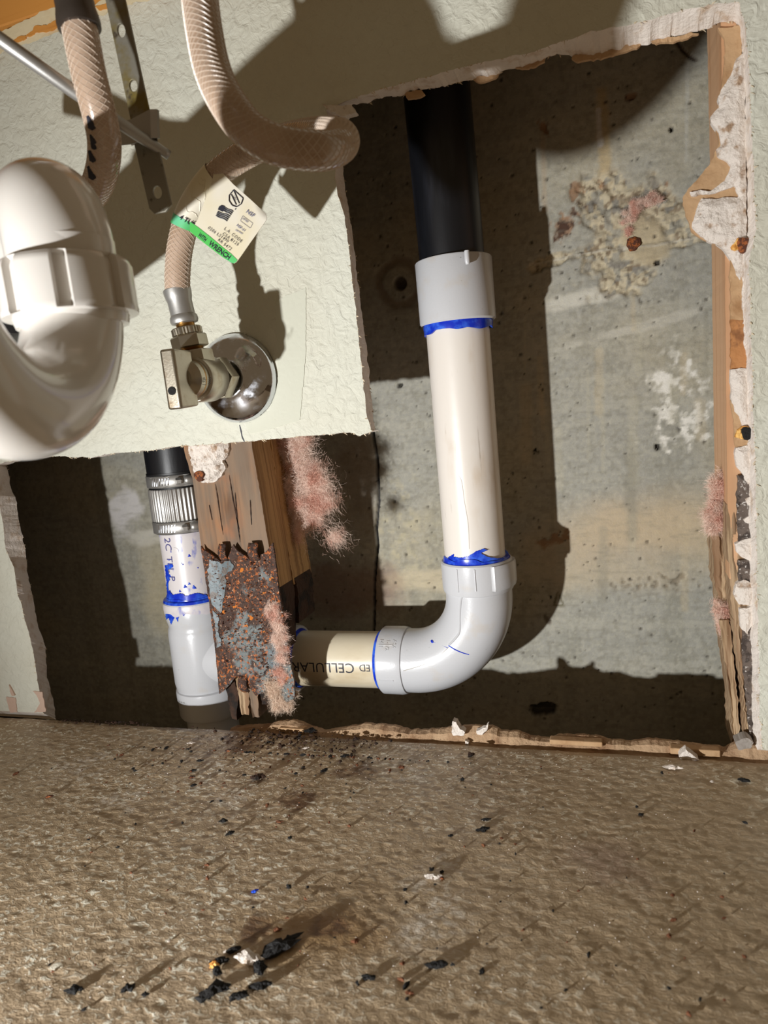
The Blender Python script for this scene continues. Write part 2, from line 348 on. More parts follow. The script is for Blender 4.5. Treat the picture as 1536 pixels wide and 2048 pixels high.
segs = [edge_pair(E1f, E1b, .0008, .0014, 3), edge_pair(E2f, None, .0009, .0012, 13), edge_pair(E3f, E3b, .0006, .0011, 23), edge_pair(E4f, E4b, .0009, .0022, 33), edge_pair(E5f, E5b, .0008, .0012, 43)]
FA = np.vstack([s[0][(1 if i else 0):] for i, s in enumerate(segs)]); FB = np.vstack([s[1][(1 if i else 0):] for i, s in enumerate(segs)])
FA[:, 1] = 0; FB[:, 1] = TH
outer = [(0.42, -.02), (0.42, 0.66), (-0.85, 0.66), (-0.85, 0.003)]
def wall_mesh():
    V = []; F = []; mi = []
    nE = len(FA)
    def cap(Pts, y, flip, mat):
        P2 = [(p[0], p[2]) for p in Pts] + outer
        pts = [Vector(p) for p in P2]
        gx, gz = np.meshgrid(np.arange(-.8, .4, .02), np.arange(.02, .65, .02)); mk = inpoly(gx, gz, P2); pts += [Vector((a, b)) for a, b in zip(gx[mk], gz[mk])]
        r = delaunay_2d_cdt(pts, [], [list(range(len(P2)))], 1, 1e-7); n0 = len(V)
        om = {}
        for vi, lst in enumerate(r[3]):
            for q in lst: om[q] = n0 + vi
        for v in r[0]: V.append((v.x, y, v.y))
        for f in r[2]:
            p = [r[0][i] for i in f[:3]]; cr = (p[1][0] - p[0][0]) * (p[2][1] - p[0][1]) - (p[1][1] - p[0][1]) * (p[2][0] - p[0][0])
            g = tuple(n0 + i for i in (f if cr > 0 else f[::-1])); F.append(g if not flip else g[::-1]); mi.append(mat)
        return om
    a = cap(FA, 0, False, 0); b = cap(FB, TH, True, 2)
    # middle row makes the cut face uneven
    k = np.arange(nE); mid = []
    W = .34 + .25 * (fbm(k * .2, k * 0, 77) - .5)
    for i in range(nE):
        q = FA[i] * (1 - W[i]) + FB[i] * W[i]; q = q + np.array([(vnoise(np.array([i * .14]), np.array([3.]), 5)[0] - .5), 0, (vnoise(np.array([i * .14]), np.array([8.]), 6)[0] - .5)]) * .0012
        mid.append(len(V)); V.append(tuple(q))
    for i in range(nE - 1):
        F.append((a[i], a[i + 1], mid[i + 1], mid[i])); mi.append(1)
        F.append((mid[i], mid[i + 1], b[i + 1], b[i])); mi.append(1)
    nO = len(outer)
    loop = [nE - 1] + [nE + i for i in range(nO)] + [0]
    for i in range(len(loop) - 1):
        F.append((a[loop[i]], a[loop[i + 1]], b[loop[i + 1]], b[loop[i]])); mi.append(1)
    return V, F, mi
V, F, mi = wall_mesh()
wall = structure(mesh('wall_back', V, F, None, mats=[m_paint, m_gyp, m_paper], midx=mi)); wall['label'] = 'pale green textured drywall cut open around the pipes'
# frayed paper fibres along the cut, joined in one part
fr = MB(); rr = random.Random(4)
for i in range(0, len(FA) - 1):
    for _ in range(2):
        if rr.random() < .62:
            src = FA[i] if rr.random() < .45 else FB[i]
            nd = np.array([rr.uniform(-1, 1), rr.uniform(-.4, .4), rr.uniform(-1, .4)]) * rr.uniform(.0006, .0024)
            side = np.array([-nd[2], 0, nd[0]]); side = side / (np.linalg.norm(side) + 1e-9) * rr.uniform(.00012, .0005)
            p = src + np.array([0, rr.uniform(-.0004, .0004), 0])
            fr.add([p - side, p + side, p + nd * .6 + side * .6 + [0, -.0003, 0], p + nd], [(0, 1, 2, 3)])
o = fr.build('paper_fray', m_fray, wall, kind='stuff')
# hairline crack and torn flap under the escutcheon
def ribbon(px, y, wd, name, mat, parent, taper=True):
    P = resample([at(a, b, y) for a, b in px], .0012); n = len(P); V = []; F = []
    T = np.gradient(P, axis=0); T /= np.linalg.norm(T, axis=1)[:, None]; N = np.stack([-T[:, 2], T[:, 1] * 0, T[:, 0]], 1)
    for i in range(n):
        ww = wd * (math.sin(math.pi * (i + .5) / n) ** .5 if taper else 1) * (.6 + .8 * vnoise(np.array([i * .7]), np.array([1.]), 2)[0])
        V += [P[i] - N[i] * ww / 2, P[i] + N[i] * ww / 2]
    F = [(2 * i, 2 * i + 1, 2 * i + 3, 2 * i + 2) for i in range(n - 1)]
    mb = MB().add(V, F); return mb.build(name, mat, parent)
ribbon([(479, 850), (482, 862), (484, 874), (489, 884)], -.0002, .0009, 'hairline_crack', m_ink, wall)
slab('filler_patch', [(552, 600), (612, 575), (612, 700), (600, 840), (540, 858), (500, 868), (492, 850), (540, 820), (556, 760)], -.0004, .0002, MT('old_filler', (200, 200, 184), .8), wall, amp=.0001, label='yellowed filler patch')
slab('filler_patch', [(60, 900), (110, 893), (150, 880), (140, 870), (60, 885), (48, 893)], -.0004, .0002, bpy.data.materials['old_filler'], wall, amp=.0001)
# curled flaps of paint at the foot of the left strip
m_flap = MT('peeled_paper', (196, 168, 150), .85)
slab('torn_paper_patch', [(12, 1394), (31, 1396), (34, 1424), (20, 1426)], -.0006, .0003, m_flap, wall, amp=.0002, label='bare pinkish paper under peeled paint')
slab('torn_paper_patch', [(66, 1382), (84, 1384), (92, 1424), (68, 1425), (80, 1408), (75, 1393)], -.0006, .0003, m_flap, wall, amp=.0002)
slab('torn_paper_patch', [(18, 1370), (30, 1392), (24, 1392), (20, 1384)], -.0012, .0003, m_flap, wall, amp=.0003)
# bits of torn paper under the top cut (brown inner facing hanging lower than the gypsum)
hang = [[(805, 186), (838, 178), (850, 188), (830, 196), (815, 198)], [(945, 156), (1000, 143), (990, 158), (962, 166), (950, 162)], [(1030, 134), (1092, 110), (1088, 122), (1060, 136), (1040, 136)], [(1145, 112), (1200, 92), (1290, 78), (1275, 96), (1205, 116), (1152, 124), (1142, 118)], [(1300, 82), (1380, 66), (1400, 66), (1350, 84), (1310, 86)]]
for h in hang: slab('torn_facing_paper', h, TH - .001, TH + .0012, m_paper, wall, amp=.0008, jag=.0009)
# lump at the inner corner
slab('gypsum_chip', [(646, 208), (668, 212), (700, 208), (712, 222), (690, 234), (674, 228), (655, 220)], -.0022, .003, m_gypw, wall, amp=.0012, jag=.0012)

# ---- concrete wall behind
CY = 0.138
def concrete():
    xs = np.arange(-.58, .13, .00115); zs = np.arange(-.102, .52, .00115); X, Z = np.meshgrid(xs, zs); nx, nz = len(xs), len(zs)
    P = lambda a, b: at(a, b, CY)[[0, 2]]
    col = np.zeros(X.shape + (3,)); lin = lambda r, g, b: np.array(srgb(r, g, b)[:3])
    col[:] = lin(160, 158, 149)
    H = (fbm(X * 14, Z * 14, 1) - .5) * .002 + (fbm(X * 300, Z * 300, 4, 3) - .5) * .0004
    def mix(mask, c, s=1.0):
        mk = (mask * s)[..., None]; col[:] = col * (1 - mk) + lin(*c) * mk
    n1 = fbm(X * 12, Z * 18, 11); n2 = fbm(X * 60, Z * 60, 21); n3 = fbm(X * 220, Z * 220, 31)
    mix(sstep(.45, .75, n1), (176, 166, 142), .6); mix(sstep(.5, .7, fbm(X * 50, Z * 6, 8)), (138, 136, 124), .5)
    mix(sstep(.5, .75, fbm(X * 4, Z * 90, 9)), (182, 178, 164), .35)
    def blob(px, py, rx, ry, rot=0, warp=.35, fr=40, seed=1, soft=.5):   # radii in metres
        c = P(px, py); dx = X - c[0]; dz = Z - c[1]; ca, sa = math.cos(rot), math.sin(rot)
        u = (dx * ca + dz * sa) / rx; v = (-dx * sa + dz * ca) / ry
        r = np.sqrt(u * u + v * v) + (fbm(X * fr, Z * fr, seed) - .5) * 2 * warp
        return 1 - sstep(1 - soft, 1 + soft * .3, r)
    def line(pts, wd, soft=1.0):
        Q = np.array([P(a, b) for a, b in pts]); d = np.full(X.shape, 9.)
        for a, b in zip(Q[:-1], Q[1:]):
            t = np.clip(((X - a[0]) * (b - a)[0] + (Z - a[1]) * (b - a)[1]) / ((b - a) @ (b - a)), 0, 1)
            d = np.minimum(d, np.hypot(X - a[0] - t * (b - a)[0], Z - a[1] - t * (b - a)[1]))
        return 1 - sstep(wd * .4, wd * (1 + soft * .4), d + (n3 - .5) * wd)
    mix(sstep(.5, .72, fbm(X * 420, Z * 420, 71, 2)), (186, 182, 168), .35); mix(sstep(.52, .72, fbm(X * 330, Z * 330, 81, 3)), (124, 120, 106), .35)
    # warm band low on the right, white bloom, drips
    mix(blob(1300, 1060, .10, .03, 0.05, .4, 25, 3, .8), (196, 176, 146), .8); mix(blob(1200, 1150, .12, .018, 0, .5, 30, 5, .8), (188, 172, 146), .6)
    mix(blob(1360, 800, .022, .03, 0, .9, 110, 6, .3) * sstep(.48, .62, n2 * .5 + n3 * .5), (232, 228, 218), 1)
    mix(blob(1190, 590, .035, .006, .1, .6, 60, 7, .5), (206, 202, 190), .8); mix(blob(1330, 640, .06, .004, .15, .7, 60, 17, .5), (200, 196, 184), .6)
    mix(blob(255, 1020, .018, .022, -.5, .6, 60, 8, .4), (212, 208, 206), .95); mix(blob(290, 1075, .03, .008, 0, .6, 60, 18, .5), (206, 202, 192), .7)
    mix(blob(330, 1190, .03, .05, 0, .4, 40, 19, .6), (188, 174, 140), .5)
    mix(blob(800, 1060, .03, .05, 0, .6, 60, 28, .5) * sstep(.4, .7, n3), (196, 186, 156), .55); mix(blob(850, 1160, .06, .010, 0, .4, 50, 29, .6), (204, 190, 162), .8)
    mix(blob(720, 960, .02, .05, 0, .4, 40, 49, .6), (120, 98, 74), .5); mix(blob(700, 1180, .06, .03, 0, .5, 50, 39, .6), (128, 94, 82), .6)
    mix(line([(1204, 190), (1208, 280), (1210, 372)], .0045), (190, 168, 128), .75); mix(line([(1197, 220), (1200, 290)], .0018), (214, 212, 210), .7)
    mix(line([(1375, 130), (1372, 320)], .0012), (190, 188, 180), .5); mix(line([(1085, 250), (1090, 420)], .002), (176, 156, 130), .5)
    for q in range(26):
        a = random.uniform(1050, 1420); b = random.uniform(560, 1080); mix(line([(a, b), (a + random.uniform(-2, 4), b + random.uniform(60, 200))], random.uniform(.001, .005)), random.choice([(184, 178, 158), (138, 134, 120), (192, 176, 146)]), .35)
    # spalled patch around the form tie, exposed aggregate
    sp = np.maximum.reduce([blob(1215, 410, .018, .022, .2, .7, 90, 12, .25), blob(1290, 440, .030, .022, .3, .7, 90, 13, .25), blob(1235, 500, .026, .026, 0, .7, 90, 14, .25), blob(1240, 560, .020, .016, .5, .7, 90, 15, .25), blob(1120, 515, .030, .005, .1, .9, 90, 16, .25), blob(1375, 480, .028, .005, .25, .9, 90, 26, .25), blob(1225, 380, .012, .006, 0, .9, 90, 36, .3)])
    H += sp * (.0025 + (fbm(X * 190, Z * 190, 44, 5, .75) - .5) * .0085)
    mix(sp, (190, 178, 152), .9); mix(sp * sstep(.55, .68, n3), (104, 84, 62), .75); mix(sp * sstep(.56, .62, fbm(X * 190, Z * 190, 61, 2)), (128, 130, 128), .6)
    smo = blob(1290, 480, .014, .020, .4, .3, 60, 20, .3); mix(smo, (182, 168, 140), .9); H = H * (1 - smo * .8)
    for (a, b, rx, ry, s) in ((1125, 452, .008, .009, 4), (1150, 425, .009, .003, 5), (1150, 385, .005, .005, 6), (1085, 250, .002, .006, 7), (1262, 195, .003, .0025, 8), (1332, 370, .003, .003, 9), (1200, 372, .006, .003, 10), (1095, 265, .0015, .005, 12), (1110, 1080, .012, .005, 13)):
        k = blob(a, b, rx, ry, .3, 1.3, 220, 70 + s, .5); mix(k, (146, 104, 68), .75); mix(k * sstep(.5, .6, n3), (60, 34, 22), .9); H += k * .001
    # seam, crack, holes
    mix(line([(1060, 528), (1204, 499), (1312, 490), (1425, 466)], .0009), (206, 200, 186), .7); H += line([(1060, 522), (1204, 493), (1312, 484), (1425, 460)], .0014) * .0014
    ck = line([(738, 800), (745, 860), (754, 920), (757, 1000), (752, 1060), (755, 1090), (749, 1160), (747, 1300)], .0011); H += ck * .004; mix(ck, (30, 30, 36), 1)
    ck = line([(1352, 80), (1366, 100), (1378, 112), (1392, 120)], .0009); H += ck * .002; mix(ck, (70, 48, 32), .9)
    for (a, b, c, d) in ((1315, 895, .0022, .0022), (1315, 525, .0022, .0018), (800, 770, .0025, .0020), (1343, 258, .0014, .0014), (1085, 1420, .012, .006), (1100, 1195, .001, .001), (1070, 900, .0012, .001)):
        k = blob(a, b, c, d, .2, .4, 300, 33, .2); H += k * .004; mix(k, (26, 20, 14), .95)
    for q in range(800):
        a, b = random.uniform(-.3, .1), random.uniform(-.05, .46); rad = random.choice([.0005, .0006, .0008, .0008, .0012])
        i0 = int((b + .102) / .00115); j0 = int((a + .58) / .00115)
        sl = (slice(max(0, i0 - 2), i0 + 3), slice(max(0, j0 - 2), j0 + 3)); k = 1 - sstep(rad * .5, rad * 1.3, np.hypot(X[sl] - a, Z[sl] - b))
        H[sl] += k * .0015; col[sl] = col[sl] * (1 - k[..., None] * .8) + lin(50, 42, 32) * k[..., None] * .8
    # pitted row low on the right
    pr = blob(1330, 1165, .05, .008, 0, .4, 40, 55, .6); H += pr * sstep(.6, .72, fbm(X * 260, Z * 300, 91, 2)) * .002; mix(pr * sstep(.6, .72, fbm(X * 260, Z * 300, 91, 2)), (112, 98, 78), .6)
    mix(line([(1115, 1185), (1108, 1210), (1128, 1212), (1118, 1190)], .0009), (96, 88, 60), .8); mix(line([(1090, 1232), (1098, 1245)], .002), (96, 84, 70), .8)
    ring = blob(800, 565, .020, .020, 0, .2, 60, 93, .2) - blob(800, 565, .014, .014, 0, .2, 60, 93, .2); H += ring * .001; mix(np.clip(ring, 0, 1), (110, 88, 66), .6)
    k = blob(800, 565, .0055, .0055, 0, .2, 60, 94, .2); H += k * .004; mix(k, (50, 34, 22), .9)
    V = np.stack([X, CY + H, Z], -1).reshape(-1, 3); I = np.arange(nx * nz).reshape(nz, nx)
    Fq = np.stack([I[:-1, :-1], I[:-1, 1:], I[1:, 1:], I[1:, :-1]], -1).reshape(-1, 4)
    me = bpy.data.meshes.new('wall_outer'); me.vertices.add(len(V)); me.vertices.foreach_set('co', V.ravel().astype(np.float32))
    me.loops.add(Fq.size); me.loops.foreach_set('vertex_index', Fq.ravel().astype(np.int32)); me.polygons.add(len(Fq)); me.polygons.foreach_set('loop_start', np.arange(0, Fq.size, 4, dtype=np.int32))
    me.update(calc_edges=True); me.polygons.foreach_set('use_smooth', np.ones(len(Fq), bool)); me.materials.append(m_conc.m)
    c4 = np.ones((len(V), 4), np.float32); c4[:, :3] = col.reshape(-1, 3); a = me.color_attributes.new('Col', 'FLOAT_COLOR', 'POINT'); a.data.foreach_set('color', c4.ravel())
    o = bpy.data.objects.new('wall_outer', me); S.collection.objects.link(o); return o
conc = structure(concrete()); conc['label'] = 'grey poured concrete wall behind the cut drywall'
# form tie stub
MBx = MB().add(*lathe([(0, -.0012), (.0028, -.0014), (.0044, -.0006), (.0048, .001), (.0048, .004)], at(1267, 487, CY - .0005), (0, 1, 0), 28, shape=lambda r, a, h, j: r * (1 + .08 * math.sin(3 * a) + .05 * math.sin(7 * a))))
t_ = MBx.build('form_tie', m_rustd); tag(t_, 'round rusty form tie end in the broken patch of concrete', 'form tie')
m_cav = MT('dark_slab', (70, 60, 50), .9); m_cav.bump(m_cav.noise(60, 5), .004, .8)
structure(MB().add(*box(-.60, .146, -.001, .2, -.12, -.10)).build('floor_slab', m_cav))
structure(MB().add(*box(-.60, -.578, TH + .001, .2, -.11, .52)).add(*box(.126, .146, TH + .001, .2, -.11, .52)).add(*box(-.60, .146, TH + .001, .2, .515, .54)).build('cavity_light_block', m_cav))['label'] = 'dark boxes added out of view to keep light out of the cavity'  # added unseen boxes: stop world light seeping in at sides and top
# ---- cabinet floor sheet
def cab_floor():
    xs = np.arange(-.52, .16, .0011); ys = np.concatenate([np.arange(-.30, -.0005, .0011), [-.0005]]); X, Y = np.meshgrid(xs, ys); ny, nx = X.shape
    lin = lambda r, g, b: np.array(srgb(r, g, b)[:3]); col = np.zeros(X.shape + (4,)); col[..., :3] = lin(182, 160, 130)
    n = fbm(X * 300, Y * 380, 5, 3); H = (fbm(X * 260 + (n - .5) * 2, Y * 330, 3, 3) - .5) * .0007 + (fbm(X * 12, Y * 12, 2) - .5) * .002
    pat = fbm(X * 9, Y * 9, 14)
    ex = sstep(.12, -.35, X); spk = (.28 + .85 * np.clip(ex * 1.3 + (pat - .5) * 1.6 + sstep(-.12, -.02, Y) * .15, 0, 1)) * (.5 + .5 * sstep(.38, .58, fbm(X * 38, Y * 38, 24)))
    def P(a, b): return on_floor(a, b)[:2]
    def blob(px, py, rx, ry, warp=.4, fr=30, seed=1, soft=.7):
        c = P(px, py); r = np.hypot((X - c[0]) / rx, (Y - c[1]) / ry) + (fbm(X * fr, Y * fr, seed) - .5) * 2 * warp; return 1 - sstep(1 - soft, 1.1, r)
    def mix(mk, c, s=1.0):
        q = (mk * s)[..., None]; col[..., :3] = col[..., :3] * (1 - q) + lin(*c) * q
    mix(sstep(.4, .7, fbm(X * 5, Y * 7, 31)), (186, 164, 136), .7)
    st = blob(640, 1850, .035, .016, .5, 60, 2); mix(st, (150, 116, 74), .7); spk *= (1 - st * .8)
    st = blob(560, 1880, .045, .022, .6, 60, 2); mix(st, (152, 124, 86), .6); spk *= (1 - st * .8)
    st = blob(700, 1790, .03, .02, .6, 60, 12); mix(st, (150, 126, 94), .5); spk *= (1 - st * .6)
    for (a, b, rx, ry, s) in ((480, 1480, .020, .022, 3), (515, 1555, .008, .009, 4), (715, 1535, .018, .018, 5), (600, 1600, .012, .012, 6), (350, 1450, .03, .006, 7), (620, 1465, .04, .012, 8), (510, 1860, .010, .008, 9), (660, 1850, .012, .008, 10), (705, 1480, .006, .006, 15)):
        k = blob(a, b, rx, ry, .9, 90, s + 20, .6); mix(k * sstep(.38, .58, fbm(X * 240, Y * 240, s)), (74, 46, 28), .9); mix(k, (130, 100, 70), .5); spk *= (1 - k * .7)
    for (a, b, rx, ry, s) in ((820, 1540, .035, .02, 3), (860, 1790, .015, .03, 4), (850, 1850, .015, .02, 14), (470, 1590, .012, .012, 5), (600, 1500, .012, .02, 6), (720, 1610, .01, .012, 7), (160, 1530, .03, .02, 8), (240, 1600, .02, .015, 9)):
        k = blob(a, b, rx, ry, .8, 70, s + 40, .7); mix(k * sstep(.45, .7, fbm(X * 420, Y * 420, s)), (226, 220, 210), .6)
    k = blob(1210, 1720, .03, .035, .6, 50, 61, .8); mix(k, (166, 142, 126), .7)
    V = np.stack([X, Y, H - .0004 - sstep(-.006, 0, Y) * .0006], -1).reshape(-1, 3); I = np.arange(nx * ny).reshape(ny, nx)
    Fq = np.stack([I[:-1, :-1], I[:-1, 1:], I[1:, 1:], I[1:, :-1]], -1).reshape(-1, 4)
    me = bpy.data.meshes.new('floor'); me.vertices.add(len(V)); me.vertices.foreach_set('co', V.ravel().astype(np.float32))
    me.loops.add(Fq.size); me.loops.foreach_set('vertex_index', Fq.ravel().astype(np.int32)); me.polygons.add(len(Fq)); me.polygons.foreach_set('loop_start', np.arange(0, Fq.size, 4, dtype=np.int32))
    me.update(calc_edges=True); me.polygons.foreach_set('use_smooth', np.ones(len(Fq), bool)); me.materials.append(m_floor.m)
    col[..., 3] = spk; a = me.color_attributes.new('Col', 'FLOAT_COLOR', 'POINT'); a.data.foreach_set('color', col.reshape(-1, 4).astype(np.float32).ravel())
    o = bpy.data.objects.new('floor', me); S.collection.objects.link(o); return o
flo = structure(cab_floor()); flo['label'] = 'brown textured cabinet floor sheet strewn with debris'
m_brd = MT('floor_board', (120, 98, 74), .7)
structure(MB().add(*box(-.9, .5, -.36, -.0015, -.014, -.0035)).build('floor_board', m_brd))
# ---- left-over strip of drywall along the floor
def strip():
    m_st = MT('broken_strip_edge', (178, 148, 116), .9); m_st.layer(m_st.ramp(m_st.noise(60, 4), .45, .7), (146, 112, 82)).bump(m_st.noise(300, 5), .0015, .8)
    top = [(470, 1452), (530, 1450), (560, 1442), (590, 1441), (620, 1452), (645, 1462), (690, 1455), (730, 1447), (790, 1452), (820, 1461), (870, 1458), (905, 1455), (935, 1452), (985, 1452), (1000, 1462), (1040, 1464), (1060, 1472), (1095, 1478), (1120, 1470), (1200, 1472), (1215, 1480), (1260, 1484), (1300, 1478), (1360, 1484), (1400, 1490), (1450, 1496), (1490, 1480), (1536, 1486)]
    P = resample([at(a, b, .012) for a, b in top], .0011); V = []; F = []
    n = len(P)
    for i, p in enumerate(P):
        x = p[0]; j = (fbm(np.array([x * 400]), np.array([0.]), 3)[0] - .5) * .0016; zt = p[2] + j
        zf = max(-.0035, zt * .25 - .0035)
        k = (fbm(np.array([x * 150]), np.array([5.]), 8)[0] - .5) * .002
        V += [(x, .0012, -.02), (x, .0012, zf - .0012), (x, .0042 + k, zf + .0003), (x, .0075 + k, zt * .6), (x, .012, zt), (x, .0158, zt - .0008), (x, .0158, -.06)]
    for i in range(n - 1):
        for q in range(6): F.append((i * 7 + q, (i + 1) * 7 + q, (i + 1) * 7 + q + 1, i * 7 + q + 1))
    s = structure(MB().add(V, F).build('trim_1', m_st)); s['label'] = 'broken drywall strip left standing along the floor edge'
    slab('gypsum_chip', [(905, 1442), (912, 1444), (918, 1455), (930, 1462), (928, 1472), (914, 1470), (905, 1472), (903, 1462)], .0035, .009, m_gypw, s, amp=.0010, jag=.0008)
    slab('gypsum_chip', [(953, 1462), (970, 1456), (976, 1448), (974, 1462), (962, 1470), (954, 1468)], .006, .010, m_gypw, s, amp=.0010, jag=.0008)
    slab('gypsum_chip', [(930, 1482), (938, 1484), (936, 1494), (931, 1492)], .001, .004, m_gypw, s, amp=.0006, jag=.0006)
    slab('gypsum_chip', [(1358, 1514), (1372, 1499), (1392, 1514), (1398, 1520), (1362, 1520)], -.002, .004, m_gypw, s, amp=.0010, jag=.0006)
    slab('gypsum_chip', [(1470, 1484), (1495, 1475), (1508, 1484), (1500, 1498), (1475, 1498)], .004, .012, MT('grey_lump', (150, 142, 134), .9), s, amp=.0012, jag=.0008)
    for (a, b, c, d, e) in ((1100, 1480, 1205, 1484, .0035), (560, 1455, 610, 1462, .0035), (1340, 1495, 1440, 1506, .003)):
        p = at(a, b, .006); q = at(c, d, .006)
        V_, F_ = box(p[0], q[0], .004, .010, min(p[2], q[2]) - .002, max(p[2], q[2]) + .0006); bevel(MB().add(V_, F_).build('strip_layer', m_paper, s), .0006)
strip()
# ---- varnished rail at the top left with a paint smear
rail = structure(MB().add(*box(-.85, -.16, -.010, -.0005, .479, .62)).build('trim_2', m_rail)); rail['label'] = 'orange varnished wooden rail above the drywall'; bevel(rail, .0008)
slab('paint_smear', [(-60, 122), (0, 104), (60, 84), (125, 57), (210, 26), (300, -4), (290, -16), (200, 0), (180, 20), (150, 22), (112, 14), (60, 32), (30, 52), (0, 66), (-60, 90)], -.0104, -.0096, m_smear, rail, amp=.0003, jag=.0018, freq=160, label='cream paint smeared over the rail edge')
slab('bare_wood_spot', [(38, 78), (68, 56), (120, 36), (125, 50), (90, 62), (50, 74)], -.0111, -.0104, m_rail, rail, amp=.0002, jag=.002, freq=200)
slab('bare_wood_spot', [(18, 84), (48, 68), (52, 76), (32, 86)], -.0111, -.0104, m_rail, rail, amp=.0002, jag=.002, freq=200)
slab('bare_wood_spot', [(190, 14), (240, -4), (240, 8), (200, 22)], -.0111, -.0104, m_rail, rail, amp=.0002, jag=.002, freq=200)

# ================================================================ STUDS
def prism_loft(px_left, px_right, y0, y1, seed=0, jag=.0004, step=.002, yr=None):
    """board standing between a left and a right edge drawn on the plane y0 (pairs share the same height)"""
    A = np.array([at(a, b, yr or y0) for a, b in px_left]); B = np.array([at(a, b, yr or y0) for a, b in px_right])
    zt, zb = max(A[:, 2].max(), 0), A[:, 2].min(); Z = np.arange(A[0, 2], A[-1, 2], -step); V = []; F = []
    o1 = np.argsort(A[:, 2]); o2 = np.argsort(B[:, 2])
    for z in Z:
        xl = np.interp(z, A[o1, 2], A[o1, 0]) + (fbm(np.array([z * 300]), np.array([1.]), seed)[0] - .5) * 2 * jag
        xr = np.interp(z, B[o2, 2], B[o2, 0]) + (fbm(np.array([z * 300]), np.array([4.]), seed)[0] - .5) * 2 * jag
        n = 6
        for k in range(n + 1): V.append((xl + (xr - xl) * k / n, y0 + (vnoise(np.array([k * 3.1]), np.array([z * 60]), seed)[0] - .5) * jag * 2, z))
        V += [(xr, (y0 + y1) / 2, z), (xr, y1, z), (xl, y1, z), (xl, (y0 + y1) / 2, z)]
    m_ = 11
    for i in range(len(Z) - 1):
        for k in range(m_): F.append((i * m_ + k, (i + 1) * m_ + k, (i + 1) * m_ + (k + 1) % m_, i * m_ + (k + 1) % m_))
    F.append(tuple(range(m_))); F.append(tuple((len(Z) - 1) * m_ + k for k in range(m_))[::-1])
    return V, F
SY = TH + .0004
stud = empty('wall_stud', (-.243, SY, -.05), 'weathered wooden stud behind the rusty nail plate, rotten at its foot', 'stud')
V, F = prism_loft([(362, 800), (386, 960), (398, 1060), (419, 1195)], [(492, 800), (516, 960), (532, 1060), (557, 1195)], SY + .0275, SY + .0600, 33, .0008, yr=SY)
keep(mesh('post_back', [(v[0] - (.0003 if True else 0), v[1], v[2]) for v in V], F, m_woods), stud)
V, F = prism_loft([(416, 1180), (424, 1220), (432, 1275)], [(557, 1180), (562, 1220), (566, 1275)], SY + .029, SY + .058, 34, .0014, yr=SY); keep(mesh('rotten_core', [(v[0] - .0006, v[1], v[2]) for v in V], F, m_rot), stud)
V, F = prism_loft([(362, 800), (368, 900), (386, 960), (398, 1060), (420, 1200), (436, 1310)], [(492, 800), (505, 900), (516, 960), (532, 1060), (555, 1200), (560, 1310)], SY, SY + .028, 3)
zc_ = at(550, 1185, SY)[2]
ob = mesh('post', V, F, None, mats=[m_wood, m_woods, m_rot], midx=[(0 if (i % 11) < 6 else (1 if V[F[i][0]][2] > zc_ + .004 * math.sin(V[F[i][0]][1] * 900) else 2)) for i in range(len(F) - 2)] + [0, 2]); keep(ob, stud)
# slender remains at the foot
for k, (pl, pr, m_) in enumerate((([(440, 1325), (455, 1392), (462, 1440)], [(462, 1325), (476, 1392), (474, 1440)], m_rot), ([(462, 1325), (478, 1392), (484, 1432)], [(482, 1325), (497, 1392), (497, 1432)], m_woodg), ([(484, 1325), (500, 1392), (508, 1436)], [(508, 1325), (516, 1392), (518, 1438)], m_wood), ([(510, 1325), (520, 1392), (524, 1410)], [(545, 1325), (545, 1392), (535, 1412)], m_rot))):
    V, F = prism_loft(pl, pr, SY + .001 * k, SY + .03, 10 + k, .0012); keep(mesh('splinter', V, F, m_), stud)
for c in ([(430, 968), (434, 990), (440, 1030), (446, 1070)], [(458, 950), (466, 1000), (478, 1060)], [(500, 1000), (503, 1050)], [(418, 1010), (424, 1040)], [(470, 985), (474, 1040), (480, 1085)]):
    keep(ribbon(c, SY - .0006, .0007, 'drying_crack', m_rot, None), stud)
# plaster lump with the rusty nail at the top of the stud
lump = slab('plaster_lump', [(372, 880), (450, 880), (452, 905), (440, 925), (446, 938), (438, 952), (422, 966), (400, 968), (384, 958), (378, 930), (370, 905)], SY - .007, SY, m_gypw, None, amp=.0022, jag=.0012, edge=.004); keep(lump, stud); lump['label'] = 'lump of cream plaster around a rusty nail head'
for nm, (a, b), r in (('nail_head', (398, 952), .0036),):
    o = MB().add(*lathe([(0, -.001), (r * .5, -.0012), (r, -.0004), (r, .003)], at(a, b, SY - .0085), (0, 1, 0), 20, shape=lambda r, a, h, j: r * (1 + .12 * math.sin(3 * a + 1)))).build(nm, m_rustd); o.parent = lump; o.matrix_parent_inverse = Matrix(); o.matrix_parent_inverse = (Matrix.Translation(Vector(stud.location)) @ lump.matrix_parent_inverse).inverted() if False else Matrix()
    o.parent = lump
